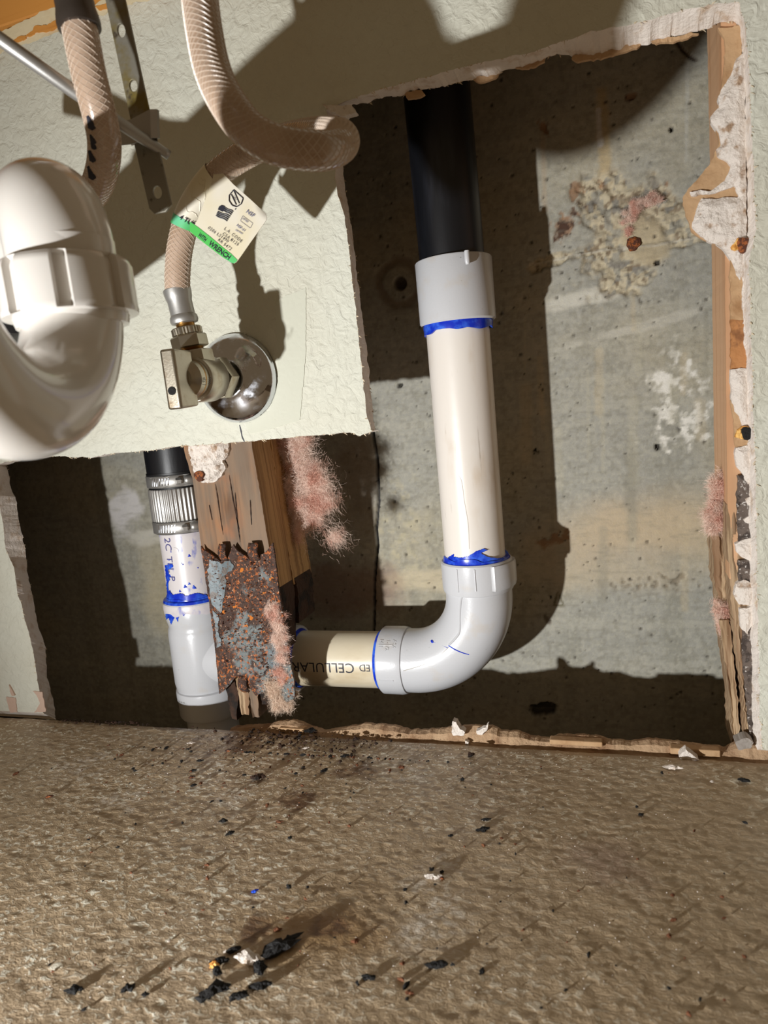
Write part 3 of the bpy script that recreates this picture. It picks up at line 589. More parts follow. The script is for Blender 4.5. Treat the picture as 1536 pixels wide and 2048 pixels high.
# right stud
rst = empty('wall_stud', (.085, SY, -.05), 'clean pine stud at the right edge of the opening, split at its foot', 'stud')
def xprism(Zx, y0, y1, xr, mats, seed):
    V = []; F = []; mi = []
    Z = np.arange(Zx[0][1], Zx[-1][1], -.003); zz = [z for _, z in Zx][::-1]; xx = [x for x, _ in Zx][::-1]
    for z in Z:
        xl = np.interp(z, zz, xx) + (fbm(np.array([z * 200]), np.array([0.]), seed)[0] - .5) * .0005
        V += [(xl, y0, z), (xl + .0004, (y0 + y1) / 2, z), (xl, y1, z), (xr, y1, z), (xr, y0, z)]
    for i in range(len(Z) - 1):
        for k in range(5): F.append((i * 5 + k, i * 5 + (k + 1) % 5, (i + 1) * 5 + (k + 1) % 5, (i + 1) * 5 + k)); mi.append(0)
    F.append(tuple(range(5))); mi.append(0); F.append(tuple((len(Z) - 1) * 5 + k for k in range(5))[::-1]); mi.append(0)
    return mesh('post', V, F, None, mats=mats, midx=mi)
def xz(a, b, y): p = at(a, b, y); return (p[0], p[2])
keep(xprism([(.0625, .47), (.0618, .30), (.0600, .15), (.0600, .10)], SY, SY + .0495, .11, [m_woodn], 2), rst)
V, F = prism_loft([(1453, 1010), (1455, 1100), (1462, 1200), (1470, 1262)], [(1500, 1010), (1500, 1100), (1500, 1200), (1500, 1262)], SY, SY + .046, 5, .0008); keep(mesh('lower_post', V, F, m_woodg, label='grey weathered lower end of the stud'), rst)
V, F = prism_loft([(1440, 1240), (1452, 1330), (1462, 1400), (1466, 1500)], [(1458, 1240), (1468, 1330), (1476, 1400), (1480, 1500)], SY + .012, SY + .04, 6, .0010); keep(mesh('splinter', V, F, m_woodg), rst)
V, F = prism_loft([(1466, 1240), (1478, 1330), (1488, 1400), (1490, 1480)], [(1490, 1240), (1496, 1330), (1502, 1400), (1505, 1480)], SY, SY + .03, 8, .0010); keep(mesh('splinter', V, F, m_woodg), rst)
V, F = prism_loft([(1422, 1062), (1428, 1150), (1436, 1200), (1444, 1260)], [(1452, 1062), (1458, 1150), (1464, 1200), (1470, 1260)], SY + .022, SY + .046, 9, .0010); keep(mesh('splinter', V, F, m_woodg), rst)
# torn facing and gypsum still nailed to the right stud (belongs to the drywall)
Y1 = TH - .002
pp = slab('torn_facing_paper', [(1436, 56), (1482, 50), (1490, 240), (1494, 470), (1470, 505), (1400, 476), (1382, 462), (1376, 440), (1366, 410), (1366, 392), (1384, 368), (1408, 345), (1425, 320), (1436, 290), (1432, 240), (1440, 200), (1444, 160), (1452, 120), (1448, 80)], Y1, TH + .0002, m_paper, wall, amp=.0004, jag=.0010, freq=300, label='strip of brown facing paper torn free of the drywall')
gy = [[(1474, 110), (1494, 100), (1494, 500), (1482, 560), (1460, 510), (1440, 490), (1400, 470), (1384, 455), (1392, 420), (1404, 396), (1450, 394), (1480, 392), (1470, 370), (1455, 376), (1430, 384), (1384, 392), (1380, 382), (1420, 380), (1452, 360), (1462, 330), (1450, 316), (1434, 312), (1430, 300), (1442, 286), (1436, 262), (1424, 244), (1422, 232), (1440, 210), (1438, 196), (1448, 170), (1462, 150)],
      [(1462, 500), (1490, 480), (1494, 640), (1488, 650), (1486, 560), (1470, 520)],
      [(1486, 560), (1498, 560), (1500, 700), (1490, 700)],
      [(1464, 740), (1500, 735), (1504, 850), (1494, 868), (1484, 850), (1470, 820), (1462, 800)],
      [(1474, 895), (1508, 890), (1510, 955), (1500, 970), (1484, 948), (1472, 920)],
      [(1492, 1000), (1510, 992), (1508, 1012), (1496, 1014)], [(1488, 1040), (1508, 1028), (1510, 1044), (1498, 1050)],
      [(1470, 1090), (1490, 1080), (1512, 1078), (1512, 1130), (1496, 1122), (1474, 1106)],
      [(1472, 1170), (1492, 1162), (1512, 1176), (1514, 1200), (1500, 1214), (1478, 1212), (1470, 1190)],
      [(1480, 1222), (1506, 1216), (1510, 1250), (1496, 1272), (1484, 1262)]]
for i, g in enumerate(gy): slab('gypsum_patch', g, TH - (.006 if i else .0055), TH - .0015, m_gypw, wall, amp=.0012, jag=.0011, edge=.002, freq=260, seed=i + 2, label='broken white gypsum still stuck over the stud' if i == 0 else None)
m_drk = MT('wet_dark_paper', (96, 84, 76), .8); m_drk.layer(m_drk.ramp(m_drk.noise(200, 4), .5, .6), (60, 50, 44)).layer(m_drk.ramp(m_drk.noise(600, 3), .6, .68), (190, 184, 178)).bump(m_drk.noise(400, 4), .001, .8)
m_stn = MT('brown_stained_wood', (176, 122, 74), .85); m_stn.layer(m_stn.ramp(m_stn.noise(120, 4), .5, .65), (138, 92, 56)).bump(m_stn.noise(400, 4), .0006, .7)
m_orp = MT('rust_stained_paper', (204, 140, 62), .85); m_orp.layer(m_orp.ramp(m_orp.noise(300, 4), .5, .6), (240, 190, 110)).bump(m_orp.noise(500, 4), .001, .8)
for g, mm, lb in (([(1460, 505), (1494, 545), (1496, 640), (1460, 640)], m_paper, None), ([(1460, 640), (1492, 640), (1492, 740), (1462, 742)], m_stn, 'orange stained paper'), ([(1462, 800), (1500, 850), (1505, 890), (1470, 895)], m_paper, None), ([(1474, 950), (1510, 950), (1512, 1100), (1476, 1084)], m_drk, 'dark damp-stained paper'), ([(1476, 1120), (1512, 1120), (1512, 1180), (1476, 1168)], m_drk, None), ([(1486, 1250), (1514, 1230), (1520, 1350), (1520, 1480), (1500, 1490), (1492, 1400), (1484, 1300)], m_drk, None)):
    slab('torn_facing_paper', g, TH - .0028, TH - .0005, mm, wall, amp=.0008, jag=.001, freq=260, label=lb)
# rusty screws in that strip
for (a, b, r, lab) in ((1489, 489, .0052, 'rusty screw hole stain near the torn gypsum, upper of two'), (1496, 866, .0048, 'dark screw head in orange crumbs, lower of two')):
    e = empty('drywall_screw', at(a, b, TH - .006), lab, 'screw')
    keep(MB().add(*lathe([(0, -.0006), (r * .5, -.0008), (r * .72, -.0002), (r * .72, .004)], at(a, b, TH - .007), (0, 1, 0), 18, shape=lambda r, a, h, j: r * (1 + .15 * math.sin(3 * a)))).build('screw_head', m_rustd if b < 600 else m_char), e)
    keep(slab('rust_crust', [(a + 17 * math.cos(t) * (1 + .35 * math.sin(3 * t)) - 6, b + 17 * math.sin(t) * (1 + .3 * math.cos(2 * t))) for t in np.linspace(0, 6.0, 14)], TH - .0068, TH - .004, m_orp, None, amp=.001, jag=.001, freq=400), e)

# ================================================================ PLUMBING
PY = .0705; PX = -.0945
drain = empty('drain_pipework', (PX, PY, 0), 'white and black drain pipes joined by fittings behind the cut drywall', 'drain pipes')
def add(mb, name, mat, par=None, smooth=True, **k):
    o = mb.build(name, mat, par or drain, **k)
    if smooth:
        o.data.polygons.foreach_set('use_smooth', np.ones(len(o.data.polygons), bool)); o.data.set_sharp_from_angle(angle=math.radians(38))
    return o
def sub(mb, name, mat, parent, smooth=True, **k):
    o = mb.build(name, mat, None, **k); o.parent = parent; o.matrix_parent_inverse = Matrix()
    # parent's own world offset is identity for world-space parts
    if smooth: o.data.polygons.foreach_set('use_smooth', np.ones(len(o.data.polygons), bool)); o.data.set_sharp_from_angle(angle=math.radians(38))
    return o
R1 = .0213
add(MB().add(*lathe([(R1 + .0003, 0), (R1 + .0003, .22)], (PX - .0005, PY, .300), (-.012, .0, 1), 64)), 'upper_black_pipe', m_black, label='black plastic riser pipe')
cz0, cz1 = .2665, .3075
add(MB().add(*lathe([(R1, .002), (.0245, 0), (.0256, .0012), (.0256, cz1 - cz0 - .0008), (.0250, cz1 - cz0), (R1, cz1 - cz0)], (PX, PY, cz0), (0, 0, 1), 72)), 'coupling', m_fit, label='smooth white coupling')
p = np.array(at(935, 530, PY - .0258))
add(MB().add(*tube(np.array([[p[0], PY - .0252, cz1 - .0003], [p[0], PY - .0253, cz1 - .007], [p[0], PY - .0250, cz1 - .0085]]), [.0016, .0017, .0012], 12)), 'moulding_rib', m_fit)
def cement(center, axis, r, h, name='cement_bead', wav=.0012, seed=1, mat=m_blue, up=None):
    return MB().add(*lathe([(r - .0008, -h), (r + .0004, -h * .6), (r + .0008, 0), (r - .0002, h * .5), (r - .001, h)], center, axis, 72, up=up, shape=lambda q, a, hh, j: q + .0003 * math.sin(5 * a + seed)))
def wavy(center, axis, r, h0, h1, seed, amp):
    ax = Vector(axis).normalized(); u = ax.orthogonal().normalized(); v = ax.cross(u); V = []; F = []; n = 96
    for k in range(n):
        a = 2 * math.pi * k / n; t = h1 + amp * (fbm(np.array([math.cos(a) * 1.6 + 5]), np.array([math.sin(a) * 1.6 + 5.]), seed, 3)[0] - .5) * 2; d = u * math.cos(a) + v * math.sin(a)
        for hh, rr_ in ((h0, r), (h0 * .6 + t * .4, r + .0006), (t, r + .0002), (t, r - .001)): V.append(tuple(Vector(center) + ax * hh + d * rr_))
    for k in range(n):
        for q in range(3): F.append((4 * k + q, 4 * ((k + 1) % n) + q, 4 * ((k + 1) % n) + q + 1, 4 * k + q + 1))
    return MB().add(V, F)
add(wavy((PX, PY, cz0 + .002), (0, 0, -1), R1 + .0016, 0, .0075, 3, .0035), 'cement_bead', m_blue, label='blue cement squeezed out under the coupling')
add(MB().add(*lathe([(R1, 0), (R1, .17)], (PX - .0008, PY, .10), (.002, 0, 1), 64)), 'white_riser_pipe', m_pvc, label='long white riser pipe with faint brown scuffs')
# drip on the riser
dp = [at(908, 940, PY - R1), at(922, 960, PY - R1), at(928, 1000, PY - R1), at(936, 1050, PY - R1), at(938, 1098, PY - R1)]
dp = [(q[0], PY - math.sqrt(max(0, R1 ** 2 - (q[0] - PX) ** 2)) + .0002, q[2]) for q in dp]
add(MB().add(*tube(smoothpath(dp, 24), .00045, 8)), 'glue_drip', m_pvc)
# elbow
R2 = .0250; ez = .104
prof = []
cR = .0515; P = []; Rr = []
hx, hz = PX - cR - .002, .0272
for z in (ez, ez - .0005): pass
for t in np.linspace(0, 1, 30):
    a = t * math.pi / 2; P.append((PX - cR + cR * math.cos(a), PY, hz + cR - cR * math.sin(a)))
elb_mb = MB().add(*tube(np.array([(PX, PY, ez - .005), (PX, PY, hz + cR + .002)] + P + [(hx - .004, PY, hz), (hx - .012, PY, hz)]), .0236, 64))
elb = add(elb_mb, 'elbow', m_fit, label='smooth long sweep white elbow')
add(MB().add(*lathe([(.0205, -.0003), (.0243, -.0003), (.0252, .0008), (.0253, .019), (.0247, .0215), (.0225, .0225)], (PX, PY, ez), (0, 0, -1), 72)), 'elbow_collar', m_fit)
add(MB().add(*lathe([(.0205, -.0003), (.0243, -.0003), (.0252, .0008), (.0253, .015), (.0246, .0185), (.0225, .0195)], (hx - .022, PY, hz), (1, 0, 0), 72)), 'elbow_collar', m_fit)
add(MB().add(*lathe([(.0238, 0), (.0262, .0003), (.0268, .002), (.0268, .0155), (.0262, .0175), (.024, .018)], (PX + .0006, PY, ez - .001), (0, 0, -1), 72, up=(1, 0, 0), shape=lambda r, a, h, j: r if math.cos(a - .35) > .80 else .0246)), 'collar_step', m_fit)
for (a, b, c) in ((-.9, .0012, .017), (-1.45, .001, .017), (-1.95, .001, .018)):
    q = [(PX + .0254 * math.cos(a), PY + .0254 * math.sin(a), ez - h) for h in (b + .001, .010, c)]; add(MB().add(*tube(np.array(q), .00045, 8)), 'moulding_rib', m_fit)
for (a) in (-.25, -1.45, .8, -2.2):
    q = [(hx - .021 + h, PY - .0254 * math.cos(a), hz - .0254 * math.sin(-a)) for h in (.001, .006, .012)]; add(MB().add(*tube(np.array(q), .0004, 8)), 'moulding_rib', m_fit)
# raised panel edge on the elbow (runs down the middle then curves)
def on_elbow(px, py, off=.0002):
    best = None; r = ray(px, py)
    for t in np.linspace(.40, .56, 321):
        q = CAM + r * t
        cc = np.array([PX - cR, PY, hz + cR])
        if q[0] > cc[0] and q[2] < cc[2]:
            ang = math.atan2(cc[2] - q[2], q[0] - cc[0]); ctr = cc + cR * np.array([math.cos(ang), 0, -math.sin(ang)])
        elif q[2] >= cc[2]: ctr = np.array([PX, PY, q[2]])
        else: ctr = np.array([q[0], PY, hz])
        if np.linalg.norm(q - ctr) < .0236 + off: return q
    return None
def elbow_line(px, rad, name, mat):
    Q = [on_elbow(a, b) for a, b in px]; Q = [q for q in Q if q is not None]
    return add(MB().add(*tube(smoothpath(Q, 40), rad, 8)), name, mat)
elbow_line([(1018, 1177), (990, 1181), (950, 1182), (930, 1186), (922, 1200), (920, 1230), (919, 1262), (912, 1275), (898, 1290)], .0008, 'panel_edge', m_fit)
elbow_line([(900, 1292), (880, 1310), (855, 1326), (830, 1335), (806, 1342)], .00022, 'mould_line', m_seam)
elbow_line([(865, 1283), (880, 1289), (896, 1296)], .00018, 'blue_streak', m_blue); elbow_line([(897, 1291), (910, 1299), (924, 1305), (938, 1309)], .00042, 'blue_streak', m_blue); elbow_line([(863, 1281), (865, 1284), (867, 1283)], .0009, 'blue_dot', m_blue)
add(wavy((PX, PY, ez - .0005), (0, 0, 1), R1 + .0014, 0, .0035, 9, .0045), 'cement_bead', m_blue, label='blue cement ring on top of the elbow')
add(MB().add(*lathe([(R1 + .0008, -.002), (R1 + .0026, .0002), (R1 + .0006, .0018)], (PX, PY, ez), (0, 0, 1), 72)), 'cement_bead', m_blue)
bx = hx - .022
add(MB().add(*lathe([(R1 + .0008, -.003), (R1 + .0018, -.0012), (R1 + .0028, .0006)], (bx, PY, hz), (1, 0, 0), 72, closed=False)), 'cement_bead', m_blue)
# horizontal pipe with print
add(MB().add(*lathe([(R1, 0), (R1, .13)], (bx - .118, PY, hz), (1, 0, 0), 64)), 'horizontal_pipe', m_pvcl, label='cream stained horizontal pipe printed in black')
def on_hpipe(x, s, off=.00025):   # s: distance round the pipe, 0 at the side facing the room, up positive
    a = s / R1; return (x, PY - (R1 + off) * math.cos(a), hz + (R1 + off) * math.sin(a))
x1 = at(707, 1318, PY - R1)[0]; x0 = at(583, 1318, PY - R1)[0]
sc = (x1 - x0) / 5.0
text_mesh('CELLULAR', .0105, lambda u, v: on_hpipe(x1 - u * 1.02, .0085 - v - .0040), 'lettering', m_ink, drain, spacing=1.02)
x2 = at(738, 1310, PY - R1)[0]
text_mesh('ED', .0075, lambda u, v: on_hpipe(x2 - u * .95, .0070 - v - .0030), 'lettering', m_ink, drain)
def on_collar(u, v, x0, s0): # embossed figures at the top of the elbow collar
    a = (s0 + v) / .0254; return (x0 + u, PY - .0256 * math.cos(a), hz + .0256 * math.sin(a))
for (t_, xx) in (('ASA', .0125), ('1-1/2', .0075), ('H II', .0025)):
    text_mesh(t_, .0042, lambda u, v, xx=xx: (bx + xx + v * .9, PY - .0256 * math.cos((.0245 - u) / .0254), hz + .0256 * math.sin((.0245 - u) / .0254)), 'raised_lettering', m_fit, drain, thick=.0001)
# left stack
LX = -.3285
def L(r0, z0, z1, mat, name, e=.0008, label=None, cx=LX):
    return add(MB().add(*lathe([(r0 - e, 0), (r0, e), (r0, z1 - z0 - e), (r0 - e, z1 - z0)], (cx, PY, z0), (0, 0, 1), 64)), name, mat, label=label)
zz = lambda py: at(330, py, PY - .02)[2]
L(.0216, zz(1215), zz(1040), m_bluepvc, 'left_pipe', label='white pipe stub with smeared blue cement')
L(.0240, zz(965), zz(800), m_black, 'left_black_pipe', label='black pipe above the steel banded coupling')
add(wavy((LX, PY, zz(1205)), (0, 0, 1), R1 + .0016, -.003, .0035, 19, .003), 'cement_bead', m_blue)
add(MB().add(*lathe([(R1 + .001, -.002), (.0258, 0), (.0252, .0018), (R1 + .001, .003)], (LX, PY, zz(1208)), (0, 0, 1), 64)), 'cement_bead', m_blue)
tee_z0 = zz(1384)
tp = [(.0250, zz(1207)), (.0256, zz(1209)), (.0256, zz(1242)), (.0246, zz(1252)), (.0240, zz(1258)), (.0250, zz(1264)), (.0256, zz(1275)), (.0258, zz(1370)), (.0250, zz(1382)), (.0244, zz(1386))]
tee = add(MB().add(*lathe([(r, z) for r, z in tp[::-1]], (LX, PY, 0), (0, 0, 1), 72)), 'tee_fitting', m_fit, label='white tee fitting with blue smears at its collar')
add(wavy((LX, PY, zz(1210)), (0, 0, -1), .0259, 0, .008, 29, .006), 'cement_smear', m_bluepvc)
add(MB().add(*lathe([(.0225, 0), (.0225, .05)], (LX + .005, PY, hz), (1, 0, 0), 48)), 'tee_arm', m_fit)
ax_ = at(600, 1318, PY)[0]
add(MB().add(*lathe([(.0225, 0), (.0255, .001), (.0257, .014), (.0248, .0155), (.0215, .0155)], (ax_ - .0145, PY, hz), (1, 0, 0), 64)), 'tee_collar', m_fit)
add(MB().add(*lathe([(R1, -.001), (.0236, 0), (R1 + .0006, .0025)], (ax_ + .0005, PY, hz), (1, 0, 0), 64)), 'cement_bead', m_blue)
add(MB().add(*lathe([(.0235, 0), (.0265, -.001), (.0268, -.003), (.0268, -.0085), (.0262, -.010), (.0262, -.0225), (.0250, -.0245), (.018, -.0255)][::-1], (LX + .001, PY, zz(1383)), (0, 0, 1), 64)), 'bottom_hub', m_fit, label='greyish white hub at the foot of the tee')
L(.021, -.1, zz(1440), m_fit, 'buried_pipe')
# ink scrawl on the left pipe and mark on the tee
def on_left(a, z, r): return (LX + r * math.sin(a), PY - r * math.cos(a), z)
for (t_, z0, s0, h) in (('2C', zz(1075), -.32, .009), ('TLL P', zz(1112), -.34, .0085)):
    text_mesh(t_, h, lambda u, v, z0=z0, s0=s0: on_left(s0 + v / .0218, z0 - u, .0219), 'faded_lettering', MT('blue_ink', (84, 84, 140), .5) if 'blue_ink' not in bpy.data.materials else bpy.data.materials['blue_ink'], drain)
for k in range(14):
    a = random.uniform(-.5, 1.1); z = random.uniform(zz(1190), zz(1100)); r = random.uniform(.0004, .0013); q = on_left(a, z, .0214)
    add(MB().add(*lathe([(0, 0), (r, .0003), (r * .6, .0006), (0, .0007)], q, (math.sin(a), -math.cos(a), 0), 10, shape=lambda rr_, t, h, j: rr_ * (1 + .4 * math.sin(3 * t + 2)))), 'blue_dot', m_blue)
def on_cyl(px, py, cx, cy, rad):
    d = ray(px, py); o = CAM; A_ = d[0] ** 2 + d[1] ** 2; ex, ey = o[0] - cx, o[1] - cy; B_ = 2 * (d[0] * ex + d[1] * ey); C_ = ex * ex + ey * ey - rad * rad
    dd = B_ * B_ - 4 * A_ * C_; t = (-B_ - math.sqrt(max(dd, 0))) / (2 * A_); return o + d * t
def smear(px, cx, cy, rad, mat=None):
    P = resample(np.array(list(px) + [px[0]], float), 2.0)[:-1]; P = P + (np.random.RandomState(len(px)).rand(*P.shape) - .5) * 1.6
    x0, y0 = P.min(0); x1, y1 = P.max(0); gx, gy = np.meshgrid(np.arange(x0, x1, 3.0), np.arange(y0, y1, 3.0)); mk = inpoly(gx, gy, P)
    rr_ = delaunay_2d_cdt([Vector(p) for p in P] + [Vector((a, b)) for a, b in zip(gx[mk], gy[mk])], [], [list(range(len(P)))], 1, 1e-5)
    return add(MB().add([on_cyl(v.x, v.y, cx, cy, rad) for v in rr_[0]], [tuple(f) for f in rr_[2]]), 'cement_smear', mat or m_blue)
smear([(892, 1118), (900, 1112), (920, 1116), (938, 1112), (950, 1104), (966, 1098), (976, 1100), (962, 1106), (975, 1114), (1000, 1117), (1014, 1112), (1014, 1124), (950, 1130), (892, 1128)], PX, PY, R1 + .0007)
smear([(902, 1110), (907, 1108), (908, 1113), (904, 1114)], PX, PY, R1 + .0007)
smear([(332, 1196), (338, 1180), (345, 1190), (360, 1186), (372, 1192), (392, 1186), (414, 1190), (416, 1206), (380, 1210), (340, 1212)], LX, PY, R1 + .0010)
smear([(334, 1214), (375, 1222), (368, 1232), (360, 1228), (355, 1244), (350, 1232), (342, 1250), (338, 1236), (332, 1240), (330, 1220)], LX, PY, .0259)
smear([(346, 1094), (356, 1098), (358, 1106), (350, 1110), (352, 1102)], LX, PY, .0219, m_bluepvc); smear([(330, 1130), (345, 1128), (346, 1134), (336, 1140), (340, 1160), (334, 1170), (331, 1150)], LX, PY, .0219)
smear([(335, 1150), (338, 1190), (342, 1200), (336, 1200), (332, 1170)], LX, PY, .0219)
# shielded coupling
sc_z0, sc_z1 = zz(1069), zz(953)
scp = add(MB().add(*lathe([(.0225, sc_z0), (.0238, sc_z0), (.0240, sc_z1), (.0246, sc_z1 + .001), (.0246, sc_z1 + .0025), (.0225, sc_z1 + .0025)], (LX, PY, 0), (0, 0, 1), 64)), 'shielded_coupling', m_rub, label='rubber coupling wrapped in a fluted steel shield')
sh_ = MB().add(*lathe([(.0242, sc_z0 + .010), (.0246, sc_z0 + .011), (.0246, sc_z1 - .011), (.0242, sc_z1 - .010)], (LX, PY, 0), (0, 0, 1), 288, shape=lambda r, a, h, j: r + .00045 * math.sin(48 * a), closed=False)).build('steel_shield', m_steel); 
def subof(o, par):   # world-space child of a world-space part
    o.parent = par; o.matrix_parent_inverse = Matrix.Identity(4)
    w_ = Matrix.Translation(Vector(drain.location)) @ Matrix.Translation(-Vector(drain.location))
    return o
subof(sh_, scp); sh_.data.polygons.foreach_set('use_smooth', np.ones(len(sh_.data.polygons), bool))
for cz in (sc_z1 - .0085, sc_z0 + .0005):
    cl = MB().add(*lathe([(.0247, 0), (.0252, .0004), (.0252, .0088), (.0247, .0092)], (LX, PY, cz), (0, 0, 1), 72, closed=False)); o = cl.build('clamp_band', m_steel); subof(o, scp); o.data.polygons.foreach_set('use_smooth', np.ones(len(o.data.polygons), bool))
    sl = MB()
    for k in range(7):
        a = -.30 + k * .095; sl.add(*tube(np.array([on_left(a - .02, cz + .0018, .0254), on_left(a + .02, cz + .0074, .0254)]), .00045, 6))
    subof(sl.build('clamp_thread', m_chrome), scp)
    a0, a1 = -.60, -.10
    hsg = MB().add(*tube(np.array([on_left(a, cz + .0046, .0268) for a in np.linspace(.72, 1.15, 6)]), [.0030, .0038, .0040, .0040, .0038, .0030], 20)); o = hsg.build('screw_housing', m_steel); subof(o, scp); o.data.polygons.foreach_set('use_smooth', np.ones(len(o.data.polygons), bool))
    hd = MB().add(*lathe([(0, -.0002), (.0024, 0), (.0028, .0006), (.0028, .0040), (.0020, .0046)], on_left(.50, cz + .0046, .0280), tuple(np.array(on_left(.7, 0, 1)) - np.array(on_left(.5, 0, 1))), 6)); subof(bevel(hd.build('screw_head', m_steel), .0002), scp)
    pl = MB().add(*tube(np.array([on_left(-.40, cz + .0010, .0254), on_left(.2, cz + .0006, .0257), on_left(.9, cz + .0006, .0262)]), .0004, 6)).add(*tube(np.array([on_left(-.40, cz + .0084, .0254), on_left(.2, cz + .0086, .0257), on_left(.9, cz + .0088, .0262)]), .0004, 6)); subof(pl.build('saddle', m_steel), scp)

# ---- nail plate
plate_px = [(402, 1092), (408, 1100), (425, 1112), (440, 1124), (446, 1118), (455, 1120), (462, 1100), (466, 1088), (476, 1102), (490, 1112), (502, 1122), (510, 1116), (520, 1110), (532, 1104), (546, 1085), (550, 1110), (558, 1180), (566, 1230), (572, 1262), (578, 1310), (588, 1365), (590, 1395), (575, 1405), (556, 1385), (540, 1372), (525, 1385), (513, 1392), (498, 1372), (486, 1360), (471, 1354), (462, 1366), (450, 1380), (439, 1388), (436, 1350), (430, 1290), (418, 1200), (408, 1130)]
plate = slab('nail_plate', plate_px, SY - .0042, SY - .0024, m_rust, None, step=.0010, jag=.0004, amp=.0005, freq=400, curve=lambda x, z: .0006 * np.sin((x + .245) * 230)); tag(plate, 'rusted steel nail plate with jagged ends fixed over the wooden stud', 'nail plate')
for (a, b, c, d) in ((436, 1088, 456, 1122), (495, 1086, 520, 1122), (476, 1352, 498, 1385)):
    p = at(a, b, SY - .005); q = at(c, d, SY - .005); V = []; F = []; n = 8
    for i in range(n + 1):
        t = i / n
        for k in range(7):
            s = k / 6; V.append((p[0] + (q[0] - p[0]) * s, SY - .0035 - .0035 * math.sin(t * math.pi) - .0018 * math.sin(s * math.pi), p[2] + (q[2] - p[2]) * t))
    for i in range(n):
        for k in range(6): F.append((i * 7 + k, (i + 1) * 7 + k, (i + 1) * 7 + k + 1, i * 7 + k + 1))
    o = mesh('bent_prong', V, F, m_rust, plate, smooth=True); sm = o.modifiers.new('solid', 'SOLIDIFY'); sm.thickness = .001
m_zinc = MT('bare_zinc', (96, 106, 110), .5, .1); m_zinc.layer(m_zinc.ramp(m_zinc.noise(220, 4), .52, .6), (92, 84, 78)).bump(m_zinc.noise(300, 4), .0006, .6)
for g in ([(418, 1118), (440, 1126), (462, 1122), (468, 1134), (448, 1150), (452, 1172), (444, 1200), (440, 1225), (424, 1210), (416, 1160)], [(426, 1220), (438, 1232), (436, 1262), (444, 1290), (434, 1296), (430, 1250)], [(536, 1290), (552, 1286), (560, 1310), (556, 1342), (544, 1350), (534, 1326)]):
    slab('zinc_patch', g, SY - .0049, SY - .0040, m_zinc, plate, amp=.0002, jag=.0016, freq=350, curve=lambda x, z: .0006 * np.sin((x + .245) * 230), label='blue grey zinc still bare of rust')
rs = np.random.RandomState(3); crumbs = MB()
pp2 = pxpoly(plate_px, SY - .0045)
def rock(c, r, rs, squash=.7, n=8):
    V = []; ph = rs.rand(6) * 6.28
    for j, (rr_, h) in enumerate(((.0, -.5), (.8, -.35), (1, .1), (.6, .6), (0, .8))):
        for k in range(n):
            a = 6.283 * k / n; q = r * rr_ * (1 + .35 * math.sin(a * 2 + ph[j % 5]) + .25 * math.sin(3 * a + ph[(j + 2) % 6])); V.append((c[0] + q * math.cos(a), c[1] + q * math.sin(a), c[2] + r * h * squash))
    F = [(j * n + k, j * n + (k + 1) % n, (j + 1) * n + (k + 1) % n, (j + 1) * n + k) for j in range(4) for k in range(n)]; return V, F
k = 0
while k < 420:
    x = rs.uniform(-.275, -.20); z = rs.uniform(.02, .135)
    if inpoly(np.array([x]), np.array([z]), pp2)[0] and fbm(np.array([x * 60]), np.array([z * 60]), 77)[0] > rs.uniform(.3, .62): crumbs.add(*rock((x, SY - .0046, z), rs.choice([.0004, .0006, .0009, .0012], p=[.45, .3, .18, .07]), rs, n=6)); k += 1
o = crumbs.build('rust_scale', m_rustd, plate, kind='stuff')
crumbs = MB()
for _ in range(60):
    x = rs.uniform(-.232, -.205); z = rs.uniform(.02, .10)
    if inpoly(np.array([x]), np.array([z]), pp2)[0]: crumbs.add(*rock((x, SY - .005, z), rs.uniform(.0004, .0012), rs, n=6))
crumbs.build('white_crust', m_gypw, plate, kind='stuff')

